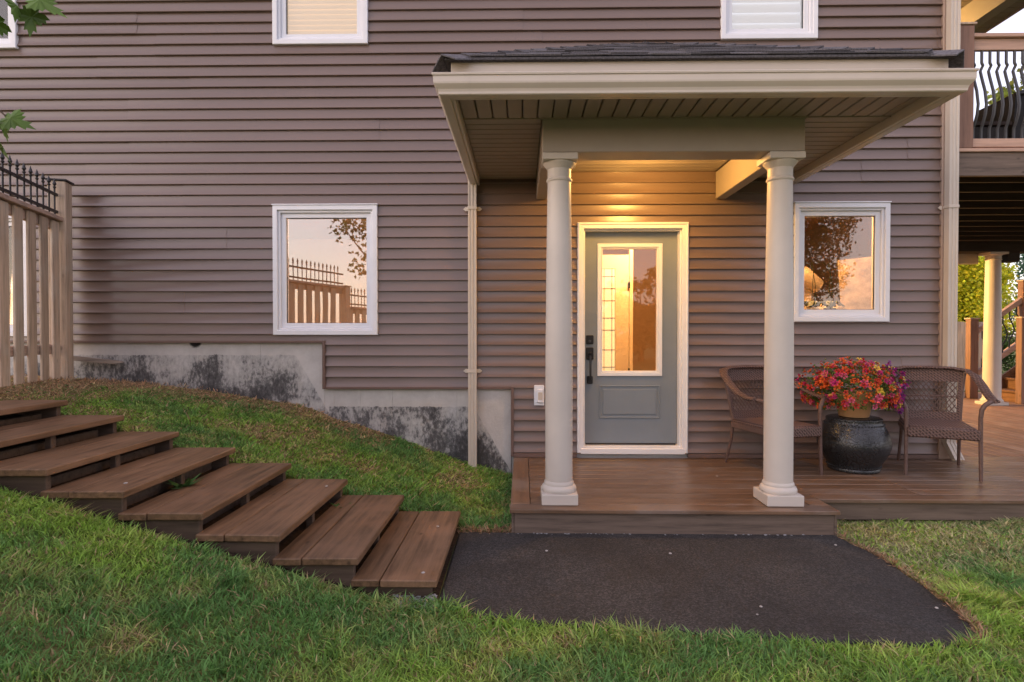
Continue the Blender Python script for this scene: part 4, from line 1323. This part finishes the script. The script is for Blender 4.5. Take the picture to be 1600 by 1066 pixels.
# ------------------------------------------------------------------ grass
def grass():
    r = np.random.default_rng(21)
    cam_x, cam_y = 0.0, -5.515
    pts = []
    def scatter(x0, x1, y0, y1, dens):
        n = int((x1 - x0) * (y1 - y0) * dens)
        return np.c_[r.uniform(x0, x1, n), r.uniform(y0, y1, n)]
    pts = np.r_[scatter(-5.0, 4.6, -4.6, -2.3, 12500), scatter(-4.6, -.05, -2.6, 0, 10500), scatter(2.0, 5.4, -2.6, -1.3, 11500)]
    x, y = pts[:, 0], pts[:, 1]
    d = y - cam_y
    vis = (np.abs(x) < .98 * d + .5) & (d > .9)
    deck_ = (x > -.075) & (y > -1.60) & ~((x > 2.11) & (y < -1.30))
    ap = [(px + (.012 if px > 1 else -.0), py - .0) for px, py in ASPH]
    onpath = in_poly(x, y, ap)
    onpath = in_poly(x + .03 * (fnoise(x, y, 6, 61) - .35), y + .07 * (fnoise(x, y, 5, 60) - .62), ap); edge = in_poly(x + r.normal(size=len(x)) * .010, y + r.normal(size=len(x)) * .010 - .02, ASPH)
    st = (y > -2.60) & (y < -1.39) & (x < -.42) & (x > -3.75)
    keep_st = (y > -2.55) & (y < -2.50)
    ok = vis & ~deck_ & ~onpath & ~edge & ~st & (y < -.015)
    # where it is worn or dry
    dryn = fnoise(x, y, 1.5, 5); fine = fnoise(x, y, 5, 8)
    bank = (y > -1.5) & (x < -.3)
    wallband = np.clip(1 - (-y - .02) / (.12 + .5 * fnoise(x, y * 0, 1.6, 2) + .35 * np.clip((-2.4 - x) / .8, 0, 1)), 0, 1) * (x < -1.2)
    dead = np.clip((dryn - .55) * 6, 0, 1) * .8 * bank + wallband
    corner = np.clip((-3.35 - x) / .6, 0, 1) * (y > -1.5)
    dead = np.clip(dead + corner + .5 * np.clip((fine - .68) * 6, 0, 1), 0, 1)
    right = np.clip((x - 1.9) / .3, 0, 1) * np.clip((y + 2.35 + .5 * (dryn - .5)) / .4, 0, 1)       # pale dry turf by the deck
    ok &= r.uniform(size=len(x)) > .45 * dead
    x, y, dead, right, dryn, fine, bank = [q[ok] for q in (x, y, dead, right, dryn, fine, bank)]
    n = len(x); d = y - cam_y
    z = ground(x, y) - .004
    lush = fnoise(x, y, .8, 12)
    h = (.024 + .036 * lush) * r.uniform(.55, 1.25, n) * (1 - .45 * dead) * (1 - .2 * right)
    tall = r.uniform(size=n) > .992
    h = np.where(tall, h * 1.8, h)
    wd = r.uniform(.0016, .0040, n) * np.clip(d / 2.2, .9, 1.9)
    a = r.uniform(0, 2 * np.pi, n)
    ca, sa = np.cos(a), np.sin(a)
    comb = .6 * (fnoise(x, y, 2.2, 31) - .5) * 6.28
    tuft = fnoise(x, y, 7, 41); h = h * (1 + 1.0 * np.clip((tuft - .58) * 4, 0, 1)) * .86
    lean = r.uniform(.4, 1.6, n) * h * (1 + .8 * dead)
    la = a + 1.57 + r.normal(size=n) * .5 + comb
    lx, ly = np.cos(la) * lean, np.sin(la) * lean
    B = np.c_[x, y, z]
    def at(f, fz, w): return B + np.c_[lx * f, ly * f, h * fz], np.c_[ca * wd * w, sa * wd * w, np.zeros(n)]
    m1, w1 = at(.32, .58, .85); tip, _ = at(1.0, .95, 0)
    w0 = np.c_[ca * wd, sa * wd, np.zeros(n)]
    V = np.stack([B - w0, B + w0, m1 - w1, m1 + w1, tip], 1).reshape(-1, 3)
    b = np.arange(n) * 5
    F = np.r_[np.c_[b, b + 1, b + 3], np.c_[b, b + 3, b + 2], np.c_[b + 2, b + 3, b + 4]]
    g = np.array([.34, .53, .10]); yl = np.array([.60, .63, .20]); dk = np.array([.18, .36, .11]); straw = np.array([.66, .49, .29]); pale = np.array([.60, .56, .32])
    t = np.clip((dryn - .40) * 4.0 + r.normal(size=n) * .22, 0, 1)[:, None]
    c = dk * (1 - t) + g * t
    t2 = np.clip((fine - .52) * 3 + r.normal(size=n) * .25, 0, 1)[:, None]
    c = c * (1 - .6 * t2) + yl * .6 * t2
    s = (r.uniform(size=n) < (.07 + .78 * dead))[:, None]
    c = np.where(s, straw * r.uniform(.5, 1.15, (n, 1)), c)
    s = (r.uniform(size=n) < .62 * right)[:, None]
    c = np.where(s, pale * r.uniform(.6, 1.15, (n, 1)), c)
    c = np.clip(c * r.uniform(.5, 1.55, (n, 1)), 0, .9)
    C = np.repeat(c, 5, 0)
    np_mesh('grass', V, F, 'grass', None, C, kind='stuff')
    # trodden straw, mulch and root litter by the fence, the wall foot and the path edge
    q = 5200
    lx_ = np.r_[r.uniform(-4.5, -3.4, 3200), r.uniform(-4.2, -1.3, q - 3200)]
    ly_ = np.r_[r.uniform(-1.35, -.05, 3200), -np.abs(r.normal(size=q - 3200)) * .16 - .02]
    ex = 1500
    k = r.integers(1, 10, ex); u = r.uniform(size=ex)
    AP = np.array(ASPH); e = AP[k % len(AP)] * (1 - u[:, None]) + AP[(k + 1) % len(AP)] * u[:, None]
    lx_ = np.r_[lx_, e[:, 0] + np.abs(r.normal(size=ex)) * .018 - .006, r.uniform(-.42, -.06, 700)]
    ly_ = np.r_[ly_, e[:, 1] + r.normal(size=ex) * .012, r.normal(size=700) * .025 - 1.57]
    n = len(lx_)
    P = np.c_[lx_, ly_, ground(lx_, ly_) + r.uniform(.0, .022, n)]
    V, F, C = leaves(P, .042, r, base=(.50, .35, .22), var=.6, aspect=.16, drop=.0)
    np_mesh('straw_litter', V, F, 'leaf', None, C, kind='stuff')
grass()

# ------------------------------------------------------------------ balcony at the house corner
balc = thing('balcony', (4.05, 0, 2.8), 'raised wooden balcony with bowed metal balusters at the house corner', 'balcony')
BX0, BX1, BYB = 4.02, 9.8, 5.0
def balcony():
    zf, zb = 3.060, 2.808
    bx('rim_joist', 'fascia', balc, BX0, BX1, .0, .038, zb, zf - .034, b=.005)
    bx('edge_board', 'rail_x', balc, BX0, BX1, -.022, .12, zf - .032, zf, b=.004)
    y = .125
    while y < BYB:
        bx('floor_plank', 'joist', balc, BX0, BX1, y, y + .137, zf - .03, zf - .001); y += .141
    y = .30
    while y < 4.0:
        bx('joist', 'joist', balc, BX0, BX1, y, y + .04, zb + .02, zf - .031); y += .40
    bx('beam', 'joist', balc, BX0, 8.35, 4.02, 4.30, 2.66, zb + .018)
    # corner post, rails
    bx('post', 'rail_z', balc, BX0 + .005, BX0 + .162, -.020, .135, zf + .001, 4.195, b=.006)
    bx('post_cap', 'cedar', balc, BX0 - .008, BX0 + .175, -.033, .148, 4.196, 4.215)
    bx('post', 'rail_z', balc, 7.2, 7.34, .02, .135, zf + .001, 4.10, b=.006)
    for (a, b) in ((BX0 + .163, 7.199), (7.341, BX1)):
        bx('top_rail', 'rail_x', balc, a, b, -.005, .125, 4.092, 4.128, b=.005)
        bx('upper_rail', 'rail_x', balc, a, b, .030, .070, 3.985, 4.0915, b=.004)
        bx('lower_rail', 'rail_x', balc, a, b, .030, .070, 3.085, 3.165, b=.004)
    src = None
    x = BX0 + .205
    while x < 9.7:
        if abs(x - 7.27) > .1:
            if src is None:
                P = [(0, 0, 3.10), (0, 0, 3.26), (.002, -.014, 3.29), (.004, -.045, 3.38), (.005, -.056, 3.47), (.002, -.04, 3.60), (-.004, -.005, 3.74), (-.003, .012, 3.80), (.010, .01, 3.835), (.012, 0, 3.85), (0, 0, 3.875), (0, 0, 3.99)]
                P = [(BX0 + .205 + p[0],   .050 + p[1], p[2]) for p in P]
                src = MB().tube(P, .0125, 8).build('baluster', 'baluster', balc, smooth=True)
                x0 = x
            else:
                o_ = src.copy(); col.objects.link(o_); o_.location.x = x - x0
        x += .0755
    # white column carrying the beam
    c = (7.70, 4.16, DECK_Z)
    H = 2.659 - DECK_Z
    s = MB().lathe([(.125 - .022 * t ** 1.5, .11 + (H - .24) * t) for t in [i / 10 for i in range(11)]], c, 28).build('column', 'cream', balc, smooth=True)
    MB().lathe([(.150, .051), (.155, .066), (.150, .085), (.135, .095), (.13, .11)], c, 28).build('base_moulding', 'cream', s, smooth=True)
    MB().box(c[0] - .17, c[0] + .17, c[1] - .14, c[1] + .14, DECK_Z + .001, DECK_Z + .05).build('plinth', 'cream', s)
    MB().lathe([(.105, H - .135), (.118, H - .12), (.106, H - .11), (.108, H - .06), (.135, H - .04)], c, 28).build('capital', 'cream', s, smooth=True)
    MB().box(c[0] - .15, c[0] + .15, c[1] - .13, c[1] + .13, H + DECK_Z - .0395, H + DECK_Z - .001).build('abacus', 'cream', s)
    bx('rim_joist', 'fascia', balc, BX0, BX1, 5.0, 5.04, zb - .02, zf - .002, b=.004)
    bx('bracket', 'joist', balc, 7.86, 8.05, 4.06, 4.26, 2.50, 2.659)
    bx('lit_beam', 'beam', balc, BX0 + .01, 7.60, 4.34, 4.46, 2.50, 2.72)
balcony()
def balcony_roof():
    t = thing('balcony_roof', (5.2, 2.2, 5.4), 'roof over the balcony with tan soffit and lit cream beam', 'roof')
    x0, x1, y0, y1, z = 4.02, 6.33, .7, 4.4, 5.46
    y = y0
    while y < y1:
        MB().box(x0, 5.60, y + .003, y + .117, z + .02, z + .032, b=.003).build('soffit_plank', 'soffit', t)
        MB().box(5.752, x1 - .02, y + .003, y + .117, z, z + .012, b=.003).build('soffit_plank', 'soffit', t); y += .12
    bx('beam', 'beam', t, 5.60, 5.75, y0, y1, z - .26, z + .05)
    bx('fascia', 'gutter', t, x1 - .019, x1, y0, y1, z - .02, z + .16)
    MB().add([(x0, y0, z + .05), (x1 + .03, y0, z + .05), (x1 + .03, y1, z + .05), (x0, y1, z + .05), (x0, y0, z + 1.0), (x1 + .03, y0, z + .17), (x1 + .03, y1, z + .17), (x0, y1, z + 1.0)],
             [(3, 2, 1, 0), (4, 5, 6, 7), (0, 1, 5, 4), (1, 2, 6, 5), (2, 3, 7, 6), (3, 0, 4, 7)]).build('roof_slab', 'shingle', t)
    MB().lathe([(.01, -.004), (.06, -.004), (.07, 0)], (4.9, 2.4, z + .018), 20).build('light_lens', 'bulb', t)
    l_ = lamp('balcony_bulb', (4.9 - 5.2, 2.4 - 2.2, 5.30 - 5.4), 16, (1, .60, .20), .08); l_.parent = t
    bx('post', 'rail_z', t, 5.60, 5.75, 4.0, 4.15, 3.06, z - .261)
balcony_roof()
def wall_lantern():
    t = thing('wall_lantern', (4.05, 5.6, 2.2), 'lit wall lantern on the house side under the balcony', 'lamp')
    MB().box(4.001, 4.02, 5.54, 5.66, 2.1, 2.3).build('back_plate', 'black', t)
    MB().lathe([(.05, 0), (.07, .02), (.07, .16), (.02, .22)], (4.13, 5.6, 2.12), 12).build('lamp_glass', 'bulb', t)
    MB().tube([(4.02, 5.6, 2.36), (4.13, 5.6, 2.38), (4.13, 5.6, 2.335)], .012, 6).build('arm', 'black', t)
    l_ = lamp('lantern_bulb', (.20, 0, .05), 420, (1, .58, .18), .07); l_.parent = t
wall_lantern()
def covered_grill():
    t = thing('covered_grill', (5.5, .75, 3.06), 'black covered barbecue behind the balcony railing', 'barbecue')
    V = []
    for (z, k) in ((3.061, 1.02), (3.5, 1.0), (3.80, .97)):
        V += [(5.40 - .38 * k, .55, z), (5.52 + .40 * k, .55, z), (5.52 + .40 * k, 1.05, z), (5.40 - .38 * k, 1.05, z)]
    V += [(5.36, .62, 3.93), (5.70, .62, 4.03), (5.70, .98, 4.03), (5.36, .98, 3.93)]
    F = [(i * 4 + j, i * 4 + (j + 1) % 4, i * 4 + 4 + (j + 1) % 4, i * 4 + 4 + j) for i in range(3) for j in range(4)] + [(12, 13, 14, 15), (3, 2, 1, 0)]
    MB().add(V, F).build('cover', 'cover', t)
    MB().tube([(5.02, .54, 3.78), (5.46, .535, 3.80), (5.9, .54, 3.78)], .012, 6).build('hem_cord', 'planter', t)
covered_grill()
def storage_bench():
    t = thing('storage_bench', (4.62, .8, 3.06), 'dark low storage bench beside the covered barbecue on the balcony', 'bench')
    bx('box', 'planter', t, 4.22, 4.97, .55, 1.05, 3.061, 3.46, b=.01)
    bx('seat', 'joist', t, 4.20, 4.99, .53, 1.07, 3.461, 3.50, b=.006)
    bx('backrest', 'wicker', t, 4.22, 4.97, 1.03, 1.069, 3.501, 3.74, b=.01)
storage_bench()

# ------------------------------------------------------------------ side stair beyond the deck
def side_stair():
    t = thing('side_stair', (8.6, 4.7, DECK_Z), 'warm lit wooden stair with iron balusters rising beyond the deck', 'stair')
    y0, y1 = 4.25, 5.10
    for i in range(6):
        x = 8.36 + .27 * i; z = DECK_Z + .19 * (i + 1)
        bx('tread', 'stairwood', t, x - .03, x + .27, y0 + .05, y1 - .05, z - .036, z, b=.004)
        bx('riser', 'stairwood', t, x, x + .024, y0 + .055, y1 - .055, z - .19 + .001, z - .037)
    for (x, y, h) in ((8.29, y0, 1.42), (8.10, y1, 1.42), (9.02, y1, 2.10), (9.85, y0, 2.5)):
        bx('newel_post', 'rail_z', t, x - .075, x + .075, y - .045, y + .075, DECK_Z + .001, DECK_Z + h, b=.006)
        MB().box(x - .09, x + .09, y - .06, y + .09, DECK_Z + h + .001, DECK_Z + h + .025).build('post_cap', 'cedar', t)
    for y, xe in ((y1, 8.945), (y0, 9.77)):
        for (dz, hh) in ((1.26, .10), (.50, .10)):
            n = 2
            xa, xb = (8.18 if y == y1 else 8.37), xe
            za = DECK_Z + dz; zb = za + (xb - xa) * .72
            m = MB().add([(xa, y - .03, za - hh), (xb, y - .03, zb - hh), (xb, y - .03, zb), (xa, y - .03, za), (xa, y + .05, za - hh), (xb, y + .05, zb - hh), (xb, y + .05, zb), (xa, y + .05, za)],
                         [(0, 1, 2, 3), (7, 6, 5, 4), (3, 2, 6, 7), (0, 4, 5, 1), (1, 5, 6, 2), (0, 3, 7, 4)]).build('handrail' if dz > 1 else 'lower_rail', 'rail_x', t)
        x = 8.27
        while x < xe - .05:
            zz = DECK_Z + .46 + (x - 8.18) * .72
            MB().tube([(x, y, zz - .03), (x, y, zz + .18), (x + .045, y - .02, zz + .28), (x + .06, y - .03, zz + .38), (x + .02, y - .01, zz + .52), (x, y, zz + .56), (x, y, zz + .72)], .011, 6).build('baluster', 'iron', t, smooth=True)
            x += .12
    MB().add([(8.37, y1 - .049, DECK_Z + .001), (10.0, y1 - .049, DECK_Z + .001), (10.0, y1 - .049, 1.42), (9.75, y1 - .049, 1.42), (8.37, y1 - .049, .42),
              (8.37, y1 - .012, DECK_Z + .001), (10.0, y1 - .012, DECK_Z + .001), (10.0, y1 - .012, 1.42), (9.75, y1 - .012, 1.42), (8.37, y1 - .012, .42)],
             [(0, 1, 2, 3, 4), (9, 8, 7, 6, 5), (0, 5, 6, 1), (1, 6, 7, 2), (2, 7, 8, 3), (3, 8, 9, 4), (4, 9, 5, 0)]).build('stringer', 'stairwood', t)
side_stair()
def planter():
    t = thing('planter_box', (7.35, 5.0, DECK_Z), 'dark planter box with low green plant beside the house corner', 'planter')
    bx('box', 'planter', t, 7.0, 7.95, 5.25, 5.75, DECK_Z + .001, .72, b=.01)
    r = np.random.default_rng(2)
    P = np.c_[r.uniform(7.05, 7.9, 500), r.uniform(5.3, 5.7, 500), .70 + np.abs(r.normal(size=500)) * .10]
    V, F, C = leaves(P, .10, r, (.10, .16, .03), .4, .4, -.6)
    np_mesh('plant', V, F, 'leaf', t, C, kind='stuff')
planter()

# ------------------------------------------------------------------ trees
def tree(name, label, base, h, blobs, nleaf, size, colr, trunk_r=.15, group=None, var=.45, seed=1, aspect=.6):
    t = thing(name, base, label, 'tree', group)
    r = np.random.default_rng(seed)
    b = Vector(base)
    tip = Vector((blobs[0][0], blobs[0][1], blobs[0][2]))
    MB().tube([b - Vector((0, 0, .1)), b.lerp(tip, .35) + Vector((.08, .05, 0)) * h * .1, b.lerp(tip, .7), tip], [trunk_r * 1.25, trunk_r, trunk_r * .7, trunk_r * .25], 9).build('trunk', 'trunk', t, smooth=True)
    for k, bl in enumerate(blobs[1:]):
        s = b.lerp(tip, .35 + .4 * ((k * .37) % 1)); e = Vector(bl[:3])
        MB().tube([s, s.lerp(e, .5) + Vector((0, 0, -.06 * (e - s).length)), e], [trunk_r * .45, trunk_r * .3, trunk_r * .08], 6).build('limb', 'trunk', t, smooth=True)
    tot = sum(x[3] ** 2 for x in blobs)
    Ps, sh = [], []
    for bl in blobs:
        n = int(nleaf * bl[3] ** 2 / tot)
        k = max(6, n // 45)                       # leaves hang in twig-sized clumps
        cc = r.normal(size=(k, 3)); cc /= np.linalg.norm(cc, axis=1)[:, None]
        cc = cc * (r.uniform(size=(k, 1)) ** .25) * np.array([1, 1, .85]) * bl[3]
        q = cc[r.integers(0, k, n)] + r.normal(size=(n, 3)) * bl[3] * .13
        Ps.append(q + np.array(bl[:3]))
    P = np.concatenate(Ps)
    V, F, C = leaves(P, size, r, colr, var, aspect)
    np_mesh('crown', V, F, 'leaf', t, C, kind='stuff')
    return t

tree('maple_tree', 'bright yellow green tree behind the deck, beside the house corner', (11.9, 10.6, 0), 4,
     [(11.9, 10.6, 2.6, 1.1), (11.0, 10.3, 2.2, .95), (12.5, 10.8, 2.2, .8), (11.6, 10.2, 3.2, .85), (10.8, 10.7, 3.0, .9), (12.4, 10.4, 2.9, .6), (11.8, 10, 1.6, .9)], 30000, .095, (.60, .64, .05), .10, seed=5)
tree('evergreen_tree', 'tall blue green tree far behind the side stair', (21.5, 16.5, 0), 9,
     [(21.5, 16.5, 4.5, 2.2), (20.2, 16, 3.4, 1.7), (22.8, 16.2, 3.6, 2.0), (21.3, 16, 6.2, 1.8), (20.6, 17, 2.4, 1.5), (23.5, 17, 5.5, 2.0), (19.6, 16.5, 2.2, 1.2)], 30000, .15, (.10, .20, .13), .22, seed=6)
tree('leafy_tree', 'tall loose leafy tree rising above the balcony railing', (16.8, 13.5, 0), 11,
     [(16.4, 13.5, 8.8, 1.0), (15.9, 13.2, 8.3, .6), (17.0, 13.2, 9.6, 1.0), (17.7, 13.7, 8.2, 1.1), (16.4, 13.0, 7.2, .9), (17.2, 13.4, 6.6, 1.1)], 9000, .2, (.26, .32, .07), .16, seed=7)
tree('round_shrub', 'rounded dark green shrub close behind the side stair', (12.3, 8.9, 0), 1.6,
     [(12.3, 8.9, .95, .75), (11.6, 8.8, .7, .6), (13.1, 9.0, .8, .7), (12.6, 8.7, 1.4, .5)], 7000, .07, (.10, .17, .05), .05, seed=71)
for i, (x, y, h, lab) in enumerate(((-2, 26, 5, 'dark hedge tree far behind the house'), (9, 22, 6, 'broad dark tree closing the view far behind the deck'), (15.5, 24, 5, 'dim round tree far beyond the yellow green tree'))):
    tree('background_tree', lab, (x, y, 0), h, [(x, y, h * .6, h * .4), (x - 1.5, y, h * .45, h * .3), (x + 1.6, y + .5, h * .45, h * .32), (x + .3, y, h * .85, h * .25)], 4500, .35, (.05, .085, .04), .2, 'trees behind the house', seed=30 + i)
# trees that stand behind the photographer and show in the panes
tree('shade_tree', 'big shade tree across the yard, mirrored in the window above the flower stool', (7.2, -11.5, 0), 7,
     [(7.3, -11.5, 4.2, 1.8), (6.1, -11.2, 3.4, 1.4), (8.3, -11.6, 3.3, 1.2), (7.5, -11.4, 5.6, 1.6), (8.6, -12, 4.7, 1.1), (6.3, -11.8, 5.0, 1.2), (7.3, -11.2, 2.5, 1.2)], 26000, .11, (.06, .075, .025), .2, seed=8)
for i, (x, y, h) in enumerate(((4.0, -21, 3.6), (5.6, -22, 4.6), (7.4, -23, 4.2), (2.2, -23, 3.3), (.2, -24, 3.2), (9.8, -24, 4.6))):
    tree('yard_tree', ('low dark conifer at the far end of the yard, mirrored in the door pane'), (x, y, 0), h,
         [(x, y, h * .55, h * .30), (x - .8, y, h * .35, h * .28), (x + .8, y, h * .35, h * .28), (x, y, h * .85, h * .16)], 2200, .26, (.05, .07, .03), .12, 'conifers at the far end of the yard', seed=50 + i)

# young maple whose twigs reach into the picture
def maple_leaf_mesh(s):
    out = [(0, -.02), (.06, -.10), (.22, -.06), (.20, .04), (.36, .06), (.50, .20), (.38, .24), (.42, .36), (.28, .34), (.30, .46), (.14, .42), (.17, .70), (.08, .66), (0, .92)]
    P = out + [(-x, y) for x, y in out[-2:0:-1]]
    V = [(x * s, y * s, .10 * s * abs(x) - .12 * s * y * y) for x, y in P] + [(0, .2 * s, .01)]
    n = len(P)
    return V, [(i, (i + 1) % n, n) for i in range(n)]
def young_maple():
    base = (-2.55, -4.55, float(ground(-2.55, -4.55)))
    t = thing('young_maple', base, 'young maple with green leaves hanging into the picture beside the fence', 'tree')
    MB().tube([base, (-2.53, -4.53, 1.4), (-2.58, -4.5, 2.3), (-2.55, -4.52, 3.4)], [.045, .04, .03, .012], 9).build('trunk', 'trunk', t, smooth=True)
    MB().tube([(-2.56, -4.5, 2.1), (-2.0, -4.35, 2.42), (-1.55, -4.22, 2.40), (-1.17, -4.13, 2.16)], [.016, .011, .007, .003], 7).build('branch', 'trunk', t, smooth=True)
    MB().tube([(-1.9, -4.32, 2.42), (-1.52, -4.2, 2.15), (-1.24, -4.13, 1.87)], [.007, .005, .002], 6).build('branch', 'trunk', t, smooth=True)
    MB().tube([(-2.57, -4.5, 2.5), (-2.95, -4.4, 3.0), (-3.15, -4.35, 3.3)], [.016, .010, .004], 7).build('branch', 'trunk', t, smooth=True)
    r = np.random.default_rng(13)
    V0, F0 = maple_leaf_mesh(.088)
    def put(p, d, roll, sc, k):
        M = Matrix.Translation(p) @ Vector(d).to_track_quat('Y', 'Z').to_matrix().to_4x4() @ Matrix.Rotation(roll, 4, 'Y') @ Matrix.Diagonal((sc, sc, sc, 1))
        return M
    # leaves at the twig ends that can be picked out
    spots = [((-1.17, -4.13, 2.145), (.75, .1, -.30), .9, 1.0), ((-1.185, -4.12, 2.13), (-.10, .1, -1), .3, .85), ((-1.22, -4.13, 2.14), (.3, -.2, -.6), -.6, .8), ((-1.25, -4.14, 2.10), (-.3, 0, -.8), .4, .85),
             ((-1.24, -4.13, 1.865), (.9, .1, -.28), 1.1, .85), ((-1.26, -4.13, 1.86), (.4, .2, -.9), .2, .7), ((-1.30, -4.16, 1.95), (-.3, .2, -.7), .5, .8), ((-1.255, -4.14, 1.80), (.5, .1, -.6), -.5, .7)]
    for (p, d, roll, sc) in spots:
        m = MB().add(V0, F0, put(Vector(p), d, roll, sc, 0))
        m.build('leaf', MAT['maple'], t, smooth=True)
    V, F, C = [], [], []
    for (cx, cy, cz, rad, n) in ((-2.55, -4.5, 3.2, .48, 260), (-3.0, -4.4, 3.2, .36, 150), (-2.75, -4.45, 2.55, .30, 90), (-2.25, -4.42, 2.85, .36, 130), (-2.6, -4.5, 3.8, .35, 90)):
        for k in range(n):
            d = r.normal(size=3); d /= np.linalg.norm(d)
            p = Vector((cx, cy, cz)) + Vector(d) * rad * r.uniform() ** .4
            M = put(p, (r.normal(), r.normal(), -.6 + .5 * r.normal()), r.uniform(0, 6), r.uniform(.6, 1.1), 0)
            o_ = len(V); V += [tuple(M @ Vector(q)) for q in V0]; F += [tuple(i + o_ for i in f) for f in F0]
            kk = r.uniform(.6, 1.3); C += [(.075 * kk, .13 * kk, .022 * kk)] * len(V0)
    np_mesh('crown', np.array(V), np.array(F), 'leaf', t, np.array(C), kind='stuff')
MAT['maple'] = plain('maple leaf', (.085, .15, .022), .5, .3, var=.25, nscale=20, bstr=.1, objvar=.5)
young_maple()

# boundary fence of plain boards far behind the deck
def back_fence():
    t = thing('board_fence', (10, 8.2, 0), 'plain grey board fence behind the planter at the end of the deck', 'fence')
    x = 8.2
    while x < 10.7:
        bx('board', 'greyfence', t, x, x + .142, 8.2, 8.222, 0, 1.60 + random.uniform(-.01, .01)); x += .148
    for z in (.4, 1.4): bx('rail', 'greyfence', t, 8.2, 10.7, 8.223, 8.26, z, z + .09)
back_fence()
